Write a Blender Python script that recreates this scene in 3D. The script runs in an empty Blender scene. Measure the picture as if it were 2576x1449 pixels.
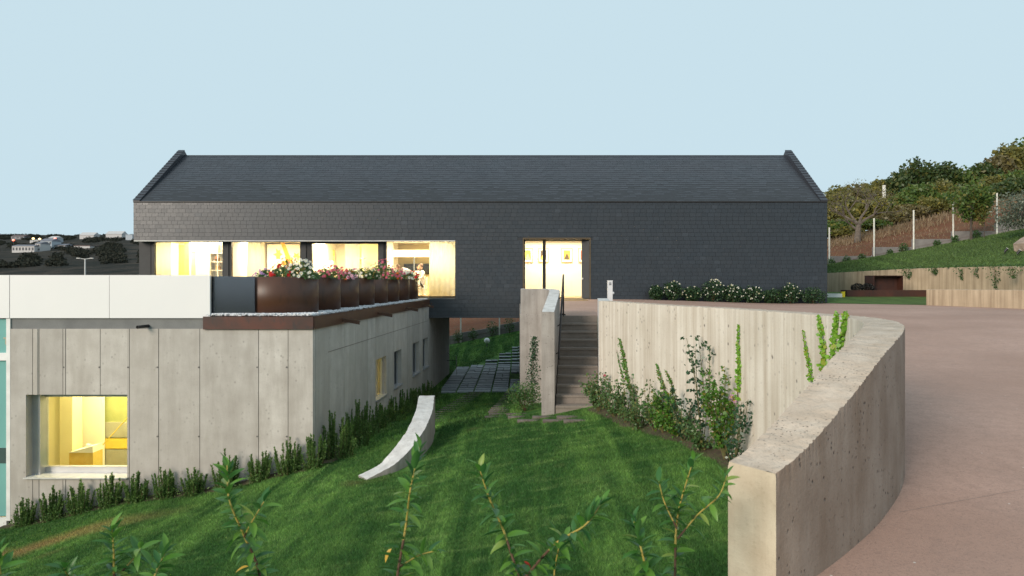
import bpy, math, random
import numpy as np
from mathutils import Vector, Matrix, noise
R = math.radians
random.seed(7); rng = np.random.default_rng(7)
SC = bpy.context.scene
COL = SC.collection

# ---------------------------------------------------------------- camera
F, CX, CY = 1850.0, 1304.0, 706.0          # focal length and vanishing point in a 2576 px wide frame
cam_d = bpy.data.cameras.new('camera')
cam = bpy.data.objects.new('camera', cam_d); COL.objects.link(cam)
cam.location = (0, 0, 0); cam.rotation_euler = (R(90), 0, 0)
cam_d.sensor_width = 36.0; cam_d.lens = 36.0 * F / 2576.0
cam_d.shift_x = -(CX - 1288.0) / 2576.0
cam_d.shift_y = -(724.5 - CY) / 2576.0
cam_d.clip_start = 0.05; cam_d.clip_end = 9000
cam_d.dof.use_dof = True; cam_d.dof.focus_distance = 22.0; cam_d.dof.aperture_fstop = 5.0
SC.camera = cam
# ---------------------------------------------------------------- world, sun, exposure
SUN_DIR = Vector((-0.60, -0.75, 0.32)).normalized()     # towards the sun
elev = math.asin(SUN_DIR.z); azim = math.atan2(SUN_DIR.x, SUN_DIR.y)
w = bpy.data.worlds.new('World'); SC.world = w; w.use_nodes = True
nt = w.node_tree; bg = nt.nodes['Background']
sky = nt.nodes.new('ShaderNodeTexSky'); sky.sky_type = 'NISHITA'; sky.sun_disc = False
sky.sun_elevation = elev; sky.sun_rotation = azim; sky.air_density = 1.0; sky.dust_density = 0.6
mul = nt.nodes.new('ShaderNodeMix'); mul.data_type = 'RGBA'; mul.inputs[0].default_value = 0.985
mul.inputs[7].default_value = (5.90, 7.58, 8.42, 1)      # flat pale blue mixed in to make the whole sky even
nt.links.new(sky.outputs[0], mul.inputs[6]); nt.links.new(mul.outputs[2], bg.inputs[0])
bg.inputs[1].default_value = 0.1
sl = bpy.data.lights.new('sun', 'SUN'); sl.energy = 3.3; sl.angle = R(22); sl.color = (1.0, 0.875, 0.74)
so = bpy.data.objects.new('sun', sl); COL.objects.link(so)
so.rotation_euler = SUN_DIR.to_track_quat('Z', 'Y').to_euler()
vs = SC.view_settings; vs.view_transform = 'Standard'; vs.look = 'None'; vs.exposure = 0.0; vs.gamma = 1.0
vs.use_curve_mapping = False
SC.render.engine = 'CYCLES'
try:
    SC.cycles.use_denoising = True; SC.cycles.max_bounces = 7; SC.cycles.transparent_max_bounces = 12
    SC.cycles.sample_clamp_indirect = 6.0
except Exception: pass

def P(px, py, Y):            # pixel + distance -> point
    return Vector(((px - CX) * Y / F, Y, -(py - CY) * Y / F))
def X_(px, Y): return (px - CX) * Y / F
def Z_(py, Y): return -(py - CY) * Y / F
def sm(t): t = np.clip(t, 0, 1); return t * t * (3 - 2 * t)

# ---------------------------------------------------------------- materials
class NT:
    def __init__(s, name):
        s.m = bpy.data.materials.new(name); s.m.use_nodes = True
        s.t = s.m.node_tree; s.b = s.t.nodes['Principled BSDF']
        s.out = s.t.nodes['Material Output']
    def n(s, k, **kw):
        o = s.t.nodes.new(k)
        for a, v in kw.items(): setattr(o, a, v)
        return o
    def l(s, a, b): s.t.links.new(a, b)
    def coords(s, scale=(1, 1, 1), uv=False, world=False):
        if world: src = s.n('ShaderNodeNewGeometry').outputs['Position']
        else: src = s.n('ShaderNodeTexCoord').outputs['UV' if uv else 'Object']
        mp = s.n('ShaderNodeMapping'); mp.inputs['Scale'].default_value = scale
        s.l(src, mp.inputs[0]); return mp.outputs[0]
    def noise(s, co, scale=1.0, detail=4, rough=0.55):
        o = s.n('ShaderNodeTexNoise'); o.inputs['Scale'].default_value = scale
        o.inputs['Detail'].default_value = detail; o.inputs['Roughness'].default_value = rough
        s.l(co, o.inputs['Vector']); return o.outputs['Fac']
    def step(s, fac, lo, hi):
        o = s.n('ShaderNodeMapRange'); o.inputs[1].default_value = lo; o.inputs[2].default_value = hi
        s.l(fac, o.inputs[0]); return o.outputs[0]
    def mix(s, fac, a, b):
        o = s.n('ShaderNodeMix', data_type='RGBA')
        if isinstance(fac, (int, float)): o.inputs[0].default_value = fac
        else: s.l(fac, o.inputs[0])
        for v, i in ((a, 6), (b, 7)):
            if isinstance(v, tuple): o.inputs[i].default_value = (*v[:3], 1)
            else: s.l(v, o.inputs[i])
        return o.outputs[2]
    def math(s, op, a, b=None):
        o = s.n('ShaderNodeMath', operation=op)
        for v, i in ((a, 0), (b, 1)):
            if v is None: continue
            if isinstance(v, (int, float)): o.inputs[i].default_value = v
            else: s.l(v, o.inputs[i])
        return o.outputs[0]
    def color(s, c): 
        if isinstance(c, tuple): s.b.inputs['Base Color'].default_value = (*c[:3], 1)
        else: s.l(c, s.b.inputs['Base Color'])
    def rough(s, r, spec=0.4, metal=0.0):
        if isinstance(r, (int, float)): s.b.inputs['Roughness'].default_value = r
        else: s.l(r, s.b.inputs['Roughness'])
        s.b.inputs['Specular IOR Level'].default_value = spec; s.b.inputs['Metallic'].default_value = metal
    def bump(s, h, strength=0.3, dist=0.02):
        o = s.n('ShaderNodeBump'); o.inputs['Strength'].default_value = strength
        o.inputs['Distance'].default_value = dist
        s.l(h, o.inputs['Height']); s.l(o.outputs[0], s.b.inputs['Normal'])

MATS = {}
def simple(name, c, c2=None, rough=0.6, spec=0.4, scale=4.0, metal=0.0, bump=0.0, bscale=30, world=False):
    if name in MATS: return MATS[name]
    t = NT(name); co = t.coords(world=world)
    c2 = c2 or tuple(v * 0.82 for v in c)
    t.color(t.mix(t.step(t.noise(co, scale), 0.32, 0.68), c2, c)); t.rough(rough, spec, metal)
    if bump: t.bump(t.noise(co, bscale), bump, 0.01)
    MATS[name] = t.m; return t.m

def concrete(name, light, dark, stain, uv=False, streak=(9, 9, 0.5), sstr=0.5, pits=0.0, pitscale=16, bump=0.25, blotch=1.3):
    t = NT(name)
    if uv: co = t.coords((1, 1, 1), uv=True); cs = t.coords((streak[0], streak[2], 1), uv=True)
    else: co = t.coords(); cs = t.coords(streak)
    a = t.mix(t.step(t.noise(co, blotch, 5), 0.3, 0.7), dark, light)
    st = t.step(t.noise(cs, 1.0, 5, 0.65), 0.42, 0.72)
    b = t.mix(t.math('MULTIPLY', st, sstr), a, stain)
    fine = t.noise(co, 38, 5, 0.7)
    c = t.mix(t.math('MULTIPLY', t.step(fine, 0.55, 0.8), 0.45), b, tuple(v * 0.6 for v in stain))
    h = t.math('ADD', t.math('MULTIPLY', t.noise(cs, 2.0, 3), 0.6), t.math('MULTIPLY', fine, 0.5))
    if pits:
        vo = t.n('ShaderNodeTexVoronoi'); vo.inputs['Scale'].default_value = pitscale
        mp = t.coords((1, 1, 0.85)) if not uv else t.coords((1, 0.85, 1), uv=True)
        t.l(mp, vo.inputs['Vector'])
        gate = t.step(t.noise(co, 2.4, 3), 0.44, 0.60)
        pm = t.math('MULTIPLY', t.math('MULTIPLY', t.step(vo.outputs['Distance'], 0.24, 0.08), gate), pits)
        c = t.mix(pm, c, (0.07, 0.06, 0.055)); h = t.math('SUBTRACT', h, pm)
    if name == 'concrete_block':
        r = t.n('ShaderNodeObjectInfo').outputs['Random']; c = t.mix(t.math('MULTIPLY', r, 0.5), c, (0.29, 0.265, 0.24)); c = t.mix(t.math('MULTIPLY', t.math('FRACT', t.math('MULTIPLY', r, 7.3)), 0.18), c, (0.52, 0.47, 0.41))
    t.color(c); t.rough(0.85, 0.25); t.bump(h, bump, 0.012)
    MATS[name] = t.m; return t.m

concrete('concrete_block', (0.585, 0.55, 0.51), (0.45, 0.415, 0.38), (0.30, 0.265, 0.23), streak=(3.2, 3.2, 0.55), sstr=0.55, pits=0.4, pitscale=8.5, blotch=2.4)
concrete('concrete_band', (0.24, 0.24, 0.235), (0.16, 0.16, 0.16), (0.13, 0.13, 0.13), streak=(1.6, 1.6, 1.2), sstr=0.3)
concrete('concrete_warm', (0.75, 0.68, 0.595), (0.61, 0.54, 0.455), (0.38, 0.295, 0.215), uv=True, streak=(8, 1, 0.22), sstr=0.7, pits=0.75, pitscale=9, bump=0.5)
concrete('concrete_top', (0.63, 0.53, 0.435), (0.45, 0.36, 0.28), (0.30, 0.22, 0.155), streak=(14, 14, 14), sstr=0.55, pits=0.6, pitscale=40, bump=1.0, blotch=7)
concrete('concrete_pitted_shade', (0.355, 0.285, 0.235), (0.26, 0.198, 0.157), (0.18, 0.12, 0.08), uv=True, streak=(2.8, 1, 0.7), sstr=0.7, pits=1.0, pitscale=24, bump=0.8, blotch=2.6)  # stained, pitted drive-side face; some of its shade is put into the colour
concrete('concrete_grey', (0.39, 0.36, 0.335), (0.28, 0.255, 0.235), (0.19, 0.165, 0.145), uv=True, streak=(6, 1, 0.4), sstr=0.6, pits=0.6, bump=0.4, blotch=2)
concrete('concrete_step', (0.30, 0.26, 0.225), (0.225, 0.19, 0.165), (0.15, 0.125, 0.105), streak=(3, 3, 3), sstr=0.5, pits=0.4, bump=0.35)
concrete('concrete_pale', (0.68, 0.66, 0.64), (0.52, 0.50, 0.48), (0.34, 0.31, 0.28), streak=(7, 7, 7), sstr=0.4, pits=0.5, pitscale=20, bump=0.6, blotch=5)
concrete('concrete_end', (0.66, 0.565, 0.43), (0.53, 0.43, 0.315), (0.40, 0.30, 0.20), uv=True, streak=(7, 1, 0.6), sstr=0.5, bump=0.5, blotch=5)
concrete('concrete_tan', (0.52, 0.41, 0.29), (0.42, 0.325, 0.225), (0.20, 0.145, 0.095), uv=True, streak=(5.0, 1, 0.18), sstr=0.85, pits=0.3, bump=0.3)

def slate(name, c1, c2, c3, rough):
    t = NT(name)
    oi = t.n('ShaderNodeObjectInfo').outputs['Random']; ri = t.n('ShaderNodeNewGeometry').outputs['Random Per Island']
    r = t.math('FRACT', t.math('ADD', oi, ri))
    co = t.coords(world=True)
    a = t.mix(r, c1, c2)
    a = t.mix(t.math('MULTIPLY', t.step(t.noise(co, 0.6, 4), 0.35, 0.75), 0.6), a, c3)
    r2 = t.math('FRACT', t.math('MULTIPLY', r, 17.3))
    a = t.mix(t.step(r2, 0.985, 0.99), a, tuple(min(1, v * 1.15) for v in c2))
    t.color(a)
    rr = t.n('ShaderNodeMapRange'); rr.inputs[3].default_value = rough - 0.03; rr.inputs[4].default_value = rough + 0.04
    t.l(r2, rr.inputs[0]); t.rough(rr.outputs[0], 0.55)
    t.bump(t.noise(t.coords((1, 1, 3), world=True), 14, 4), 0.2, 0.01)
    MATS[name] = t.m
slate('slate_wall', (0.017, 0.022, 0.029), (0.023, 0.029, 0.037), (0.021, 0.024, 0.028), 0.38)
slate('slate_roof', (0.025, 0.029, 0.038), (0.034, 0.038, 0.049), (0.032, 0.031, 0.038), 0.5)
simple('slate_backing', (0.03, 0.034, 0.04), rough=0.7)
simple('slate_dark', (0.045, 0.045, 0.046), rough=0.6)
simple('white_panel', (0.765, 0.75, 0.74), (0.735, 0.725, 0.72), rough=0.45, scale=0.7)
simple('white_paint', (0.80, 0.79, 0.77), rough=0.5)
simple('aluminium', (0.55, 0.55, 0.56), (0.5, 0.5, 0.52), rough=0.35, metal=0.6)
simple('black_frame', (0.018, 0.016, 0.015), rough=0.4)
simple('dark_door', (0.05, 0.052, 0.055), rough=0.5)
simple('bronze_frame', (0.16, 0.12, 0.075), rough=0.4, metal=0.5)
simple('interior_white', (0.86, 0.82, 0.70), (0.85, 0.81, 0.69), rough=0.8)
simple('interior_yellow', (0.84, 0.76, 0.44), (0.82, 0.73, 0.42), rough=0.8)
simple('interior_green', (0.42, 0.43, 0.18), (0.30, 0.33, 0.12), rough=0.6, scale=2)
simple('interior_floor', (0.45, 0.32, 0.16), rough=0.5)
simple('door_olive', (0.33, 0.36, 0.25), rough=0.6)
simple('gold', (0.75, 0.48, 0.10), (0.80, 0.58, 0.16), rough=0.7, scale=5)
simple('orange_paint', (0.85, 0.36, 0.03), (0.80, 0.45, 0.06), rough=0.7, scale=3)
simple('yellow_paint', (0.85, 0.62, 0.10), rough=0.7, scale=3)
simple('smoked_sheet', (0.19, 0.195, 0.22), (0.12, 0.128, 0.155), rough=0.35, scale=1.0)
simple('dark_screen', (0.03, 0.03, 0.025), (0.05, 0.05, 0.03), rough=0.25)
simple('dark_paint', (0.10, 0.065, 0.03), rough=0.7)
simple('grey_paint', (0.42, 0.40, 0.30), rough=0.7)
simple('book_red', (0.45, 0.12, 0.05), rough=0.7); simple('book_brown', (0.30, 0.17, 0.07), rough=0.7)
simple('book_ochre', (0.65, 0.40, 0.12), rough=0.7)
simple('furniture_white', (0.75, 0.73, 0.66), rough=0.5)
simple('furniture_dark', (0.12, 0.05, 0.025), rough=0.5)
simple('mat_tan', (0.32, 0.22, 0.11), (0.26, 0.18, 0.09), rough=0.95, scale=30)
simple('skin', (0.62, 0.36, 0.24), rough=0.6); simple('hair_dark', (0.02, 0.013, 0.01), rough=0.6)
simple('hair_brown', (0.10, 0.05, 0.025), rough=0.6)
simple('shirt_white', (0.55, 0.53, 0.50), rough=0.9); simple('trouser_dark', (0.05, 0.05, 0.06), rough=0.9)
simple('trouser_tan', (0.42, 0.34, 0.22), rough=0.9)
simple('rail_dark', (0.028, 0.02, 0.018), rough=0.45)
simple('pale_metal', (0.62, 0.61, 0.58), rough=0.45)
simple('post_white', (0.72, 0.70, 0.63), (0.60, 0.57, 0.50), rough=0.6, scale=6)
simple('pedestal_grey', (0.66, 0.67, 0.68), rough=0.5)
simple('grille_dark', (0.12, 0.13, 0.14), rough=0.5)
simple('gravel', (0.82, 0.82, 0.84), (0.62, 0.63, 0.66), rough=0.8, scale=25, world=True)
simple('soil', (0.05, 0.035, 0.025), rough=0.95)
simple('bed_soil', (0.10, 0.07, 0.045), (0.05, 0.04, 0.025), rough=0.95, scale=9, bump=0.8, bscale=25, world=True)
simple('wood_stem', (0.11, 0.06, 0.035), rough=0.8, scale=20)
simple('green_stem', (0.42, 0.30, 0.07), (0.30, 0.26, 0.06), rough=0.6, scale=20)
simple('rose_stem', (0.10, 0.12, 0.04), (0.13, 0.09, 0.04), rough=0.7, scale=20)
simple('bark', (0.10, 0.078, 0.062), (0.055, 0.043, 0.036), rough=0.9, scale=9, bump=0.4)
simple('bark_grey', (0.17, 0.14, 0.115), (0.08, 0.066, 0.055), rough=0.9, scale=6, bump=0.4)
simple('rock', (0.36, 0.28, 0.22), (0.22, 0.17, 0.14), rough=0.9, scale=6, bump=0.5)
simple('black_plastic', (0.015, 0.015, 0.017), rough=0.4)
simple('yellow_plastic', (0.75, 0.62, 0.03), rough=0.5)
simple('building_white', (0.55, 0.53, 0.52), rough=0.8); simple('building_blue', (0.42, 0.46, 0.50), rough=0.8)
simple('building_grey', (0.30, 0.29, 0.30), rough=0.8); simple('roof_grey', (0.20, 0.20, 0.23), rough=0.8)
simple('roof_brown', (0.13, 0.09, 0.085), rough=0.8); simple('far_window', (0.05, 0.055, 0.065), rough=0.4)
simple('blue_tarp', (0.05, 0.10, 0.42), rough=0.6)
simple('block_grey', (0.23, 0.215, 0.205), (0.17, 0.155, 0.15), rough=0.9, scale=3)
simple('stone_rubble', (0.62, 0.55, 0.44), (0.42, 0.36, 0.28), rough=0.9, scale=1.2)
simple('globe_white', (0.85, 0.85, 0.85), rough=0.35)
simple('teal_frost', (0.20, 0.43, 0.40), (0.17, 0.38, 0.36), rough=0.15, scale=0.6)
simple('teal_dark', (0.07, 0.11, 0.105), rough=0.2)
simple('joint_dark', (0.24, 0.215, 0.195), rough=0.95)
simple('tie_hole', (0.17, 0.16, 0.15), rough=0.95)

def rust(name, a, b, c, rough):
    t = NT(name); co = t.coords(world=True)
    k = t.mix(t.step(t.noise(co, 1.7, 5), 0.35, 0.66), a, b)
    k = t.mix(t.math('MULTIPLY', t.step(t.noise(t.coords((5, 5, 2), world=True), 1.4, 4), 0.55, 0.7), 0.75), k, c)
    t.color(k); t.rough(rough, 0.5, 0.0)
    t.bump(t.noise(co, 40, 4), 0.12, 0.005); MATS[name] = t.m
rust('corten', (0.062, 0.025, 0.013), (0.085, 0.034, 0.017), (0.040, 0.018, 0.011), 0.44)
rust('corten_band', (0.085, 0.020, 0.009), (0.030, 0.014, 0.010), (0.020, 0.015, 0.015), 0.5)
rust('corten_red', (0.065, 0.020, 0.011), (0.040, 0.014, 0.009), (0.028, 0.012, 0.009), 0.6)

def glass(name, tint=(1, 1, 1), refl=0.10, rough=0.02):
    t = NT(name)
    tr = t.n('ShaderNodeBsdfTransparent'); tr.inputs[0].default_value = (*tint, 1)
    gl = t.n('ShaderNodeBsdfGlossy'); gl.inputs['Roughness'].default_value = rough
    lw = t.n('ShaderNodeLayerWeight'); lw.inputs[0].default_value = 0.25
    mx = t.n('ShaderNodeMixShader')
    t.l(t.math('ADD', t.math('MULTIPLY', lw.outputs['Fresnel'], 0.6), refl * 0.3), mx.inputs[0])
    t.l(tr.outputs[0], mx.inputs[1]); t.l(gl.outputs[0], mx.inputs[2]); t.l(mx.outputs[0], t.out.inputs[0])
    MATS[name] = t.m
glass('glass_clear'); glass('glass_dark', (0.6, 0.62, 0.66), 0.45, 0.12)
glass('glass_side', (0.5, 0.52, 0.55), 0.4, 0.02)

def emit(name, c, s):
    t = NT(name); t.color((0.8, 0.8, 0.8)); t.b.inputs['Emission Color'].default_value = (*c, 1)
    t.b.inputs['Emission Strength'].default_value = s; MATS[name] = t.m
emit('lamp_strip', (1.0, 0.84, 0.55), 5.0); emit('lamp_red', (1.0, 0.10, 0.03), 4.0); emit('lamp_amber', (1.0, 0.62, 0.2), 5.0)

def leafy(name, c1, c2, c3=None, trans=0.3, rough=0.45, spec=0.4, worldvar=0.5):
    t = NT(name)
    oi = t.n('ShaderNodeObjectInfo').outputs['Random']; ri = t.n('ShaderNodeNewGeometry').outputs['Random Per Island']
    r = t.math('FRACT', t.math('ADD', oi, ri))
    a = t.mix(r, c1, c2)
    if c3:
        r2 = t.math('FRACT', t.math('MULTIPLY', r, 13.7)); a = t.mix(t.step(r2, 0.8, 0.9), a, c3)
    t.color(a); t.rough(rough, spec)
    tl = t.n('ShaderNodeBsdfTranslucent'); t.l(a, tl.inputs[0])
    mx = t.n('ShaderNodeMixShader'); mx.inputs[0].default_value = trans
    t.l(t.b.outputs[0], mx.inputs[1]); t.l(tl.outputs[0], mx.inputs[2]); t.l(mx.outputs[0], t.out.inputs[0])
    MATS[name] = t.m
leafy('laurel_leaf', (0.065, 0.20, 0.03), (0.15, 0.31, 0.05), (0.28, 0.38, 0.09), 0.35, 0.38, 0.4)
leafy('laurel_leaf_deep', (0.04, 0.14, 0.035), (0.085, 0.21, 0.045), None, 0.3, 0.38, 0.4)
leafy('laurel_leaf_yellow', (0.55, 0.33, 0.04), (0.60, 0.40, 0.08), None, 0.2, 0.5)
leafy('laurel_leaf_red', (0.50, 0.03, 0.015), (0.45, 0.05, 0.02), None, 0.2, 0.5)
leafy('rosemary_leaf', (0.085, 0.17, 0.045), (0.16, 0.28, 0.07), (0.26, 0.36, 0.12), 0.4)
leafy('rose_leaf', (0.065, 0.15, 0.05), (0.13, 0.22, 0.075), (0.21, 0.20, 0.07), 0.35, 0.35)
leafy('rose_leaf_dark', (0.024, 0.070, 0.034), (0.055, 0.115, 0.05), None, 0.25, 0.3)
leafy('creeper_leaf', (0.12, 0.30, 0.025), (0.22, 0.42, 0.04), (0.30, 0.36, 0.05), 0.3, 0.4)
leafy('creeper_leaf_deep', (0.06, 0.16, 0.02), (0.10, 0.23, 0.03), (0.22, 0.20, 0.04), 0.3, 0.4)
leafy('hedge_leaf', (0.016, 0.045, 0.018), (0.036, 0.08, 0.028), (0.05, 0.09, 0.03), 0.2)
leafy('olive_leaf', (0.10, 0.125, 0.085), (0.17, 0.19, 0.14), (0.07, 0.09, 0.055), 0.2)
leafy('tree_green', (0.065, 0.115, 0.025), (0.12, 0.18, 0.04), (0.22, 0.20, 0.045), 0.35)
leafy('tree_dark', (0.036, 0.066, 0.02), (0.075, 0.11, 0.032), (0.13, 0.13, 0.035), 0.3)
leafy('tree_olive', (0.12, 0.125, 0.035), (0.20, 0.185, 0.05), (0.28, 0.23, 0.05), 0.35)
leafy('tree_brown', (0.11, 0.095, 0.042), (0.17, 0.14, 0.06), (0.22, 0.18, 0.055), 0.3)
leafy('dry_grass', (0.20, 0.14, 0.08), (0.30, 0.21, 0.12), None, 0.3)
leafy('bush_green', (0.035, 0.085, 0.022), (0.07, 0.13, 0.035), None, 0.25)
leafy('curtain', (0.86, 0.87, 0.78), (0.86, 0.87, 0.78), None, 0.72, 0.9, 0.1)
leafy('black_foliage', (0.006, 0.007, 0.006), (0.012, 0.013, 0.011), None, 0.1)
leafy('wood_far', (0.024, 0.028, 0.022), (0.036, 0.038, 0.029), (0.044, 0.042, 0.032), 0.1, 0.9, 0.1)
leafy('ferny', (0.05, 0.13, 0.03), (0.09, 0.19, 0.05), (0.14, 0.16, 0.06), 0.3)
for nm, c in (('white', (0.80, 0.80, 0.72)), ('red', (0.62, 0.02, 0.02)), ('pink', (0.72, 0.16, 0.24)), ('lilac', (0.42, 0.22, 0.60)),
              ('orange', (0.78, 0.16, 0.02)), ('rosepink', (0.78, 0.42, 0.58)), ('salmon', (0.78, 0.34, 0.22)), ('cream', (0.60, 0.60, 0.40))):
    leafy('petal_' + nm, c, tuple(v * 0.85 for v in c), None, 0.25, 0.6)
simple('petal_centre', (0.65, 0.42, 0.03), rough=0.8)

def grass_mat(name, blade):
    t = NT(name); co = t.coords(world=True)
    st = t.math('MULTIPLY', t.step(t.noise(t.coords((2.4, 0.10, 0.2), world=True), 1.0, 4, 0.6), 0.43, 0.57), t.step(t.noise(t.coords((0.8, 0.4, 0.2), world=True), 1.0, 3, 0.5), 0.28, 0.6))
    base = t.mix(st, (0.032, 0.090, 0.020), (0.145, 0.270, 0.060))
    base = t.mix(t.step(t.noise(t.coords((3.2, 1.1, 1), world=True), 1.6, 5, 0.7), 0.40, 0.66), base, (0.042, 0.115, 0.026))
    base = t.mix(t.math('MULTIPLY', t.step(t.noise(t.coords((1.0, 4.5, 1), world=True), 1.3, 5, 0.7), 0.53, 0.68), 0.6), base, (0.19, 0.285, 0.085))
    base = t.mix(t.math('MULTIPLY', t.step(t.noise(co, 0.9, 5, 0.65), 0.5, 0.72), 0.55), base, (0.15, 0.265, 0.06))
    # worn straw-coloured strip beside the concrete block
    sx = t.n('ShaderNodeSeparateXYZ'); t.l(co, sx.inputs[0])
    wob = t.math('MULTIPLY', t.math('SUBTRACT', t.noise(co, 0.8, 3), 0.5), 1.2)
    line = t.math('ADD', t.math('MULTIPLY', t.math('ADD', sx.outputs[0], 10.0), 0.30), 13.0)
    d = t.math('ABSOLUTE', t.math('ADD', t.math('SUBTRACT', sx.outputs[1], line), wob))
    m1 = t.step(d, 0.62, 0.18); m2 = t.step(sx.outputs[0], -6.0, -8.5)
    dry = t.math('MULTIPLY', t.math('MULTIPLY', m1, m2), 0.75)
    base = t.mix(dry, base, (0.30, 0.20, 0.09))
    base = t.mix(t.math('MULTIPLY', t.step(t.noise(co, 0.55, 2), 0.66, 0.74), 0.45), base, (0.16, 0.13, 0.055))
    base = t.mix(t.math('MULTIPLY', t.step(sx.outputs[0], 11.5, 15.0), 0.62), base, (0.082, 0.105, 0.034))
    if blade:
        ri = t.n('ShaderNodeNewGeometry').outputs['Random Per Island']
        hs = t.n('ShaderNodeHueSaturation'); t.l(base, hs.inputs['Color'])
        mr = t.n('ShaderNodeMapRange'); mr.inputs[3].default_value = 0.55; mr.inputs[4].default_value = 2.0
        t.l(ri, mr.inputs[0]); t.l(mr.outputs[0], hs.inputs['Value']); base = hs.outputs[0]
        t.color(base); t.rough(0.5, 0.25)
        tl = t.n('ShaderNodeBsdfTranslucent'); t.l(base, tl.inputs[0])
        mx = t.n('ShaderNodeMixShader'); mx.inputs[0].default_value = 0.3
        t.l(t.b.outputs[0], mx.inputs[1]); t.l(tl.outputs[0], mx.inputs[2]); t.l(mx.outputs[0], t.out.inputs[0])
    else:
        t.color(base); t.rough(0.9, 0.1); t.bump(t.noise(co, 30, 4), 0.6, 0.03)
    MATS[name] = t.m
grass_mat('lawn_ground', False); grass_mat('grass_blade', True)

def ground_mats():
    t = NT('driveway_aggregate'); co = t.coords(world=True)
    a = t.mix(t.step(t.noise(co, 0.35, 4), 0.35, 0.65), (0.375, 0.236, 0.183), (0.48, 0.312, 0.250))
    a = t.mix(t.math('MULTIPLY', t.step(t.noise(co, 9, 5, 0.75), 0.45, 0.7), 0.5), a, (0.31, 0.20, 0.158))
    a = t.mix(t.math('MULTIPLY', t.step(t.noise(co, 2.3, 5, 0.7), 0.5, 0.75), 0.4), a, (0.31, 0.213, 0.175))
    sp = t.noise(co, 55, 4, 0.85); a = t.mix(t.math('MULTIPLY', t.step(sp, 0.52, 0.66), 0.75), a, (0.22, 0.15, 0.125))
    a = t.mix(t.math('MULTIPLY', t.step(t.noise(co, 120, 2), 0.68, 0.76), 0.6), a, (0.55, 0.46, 0.40))
    vo = t.n('ShaderNodeTexVoronoi'); vo.inputs['Scale'].default_value = 5.0; t.l(co, vo.inputs['Vector'])
    a = t.mix(t.math('MULTIPLY', t.step(vo.outputs['Distance'], 0.045, 0.03), 0.8), a, (0.68, 0.62, 0.56))
    t.color(a); t.rough(0.85, 0.25); t.bump(t.noise(co, 70, 4, 0.75), 0.5, 0.008); MATS['driveway_aggregate'] = t.m
    t = NT('red_soil'); co = t.coords(world=True)
    a = t.mix(t.step(t.noise(co, 0.35, 5, 0.6), 0.35, 0.65), (0.135, 0.056, 0.032), (0.19, 0.085, 0.047))
    a = t.mix(t.math('MULTIPLY', t.step(t.noise(co, 1.3, 5, 0.7), 0.52, 0.7), 0.7), a, (0.12, 0.085, 0.05))
    a = t.mix(t.math('MULTIPLY', t.step(t.noise(co, 4, 3), 0.62, 0.72), 0.5), a, (0.09, 0.10, 0.035))
    t.color(a); t.rough(0.95, 0.1); t.bump(t.noise(co, 3, 5, 0.7), 0.8, 0.2); MATS['red_soil'] = t.m
    t = NT('far_scrub'); co = t.coords(world=True)
    a = t.mix(t.step(t.noise(co, 0.045, 6, 0.65), 0.38, 0.62), (0.022, 0.025, 0.022), (0.062, 0.053, 0.044))
    a = t.mix(t.math('MULTIPLY', t.step(t.noise(t.coords((0.3, 1, 1), world=True), 0.03, 5), 0.55, 0.68), 0.7), a, (0.10, 0.082, 0.065))
    t.color(a); t.rough(0.95, 0.05); t.bump(t.noise(co, 0.12, 5, 0.7), 0.8, 4.0); MATS['far_scrub'] = t.m
    t = NT('paver_slate'); oi = t.n('ShaderNodeObjectInfo').outputs['Random']; co = t.coords(world=True)
    a = t.mix(oi, (0.12, 0.135, 0.15), (0.25, 0.28, 0.30)); a = t.mix(t.math('MULTIPLY', t.step(t.noise(co, 6, 4), 0.4, 0.7), 0.5), a, (0.12, 0.13, 0.14))
    t.color(a); t.rough(0.55, 0.4); t.bump(t.noise(co, 25, 4), 0.3, 0.01); MATS['paver_slate'] = t.m
    t = NT('sleeper'); co = t.coords(world=True)
    a = t.mix(t.step(t.noise(co, 5, 4), 0.35, 0.65), (0.10, 0.08, 0.068), (0.18, 0.155, 0.135))
    t.color(a); t.rough(0.85, 0.2); MATS['sleeper'] = t.m
    t = NT('abstract_print'); co = t.coords(world=True)
    a = t.mix(t.step(t.noise(co, 6, 4), 0.45, 0.55), (0.80, 0.52, 0.12), (0.85, 0.66, 0.28)); t.color(a); t.rough(0.8, 0.2); MATS['abstract_print'] = t.m
ground_mats()

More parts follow.
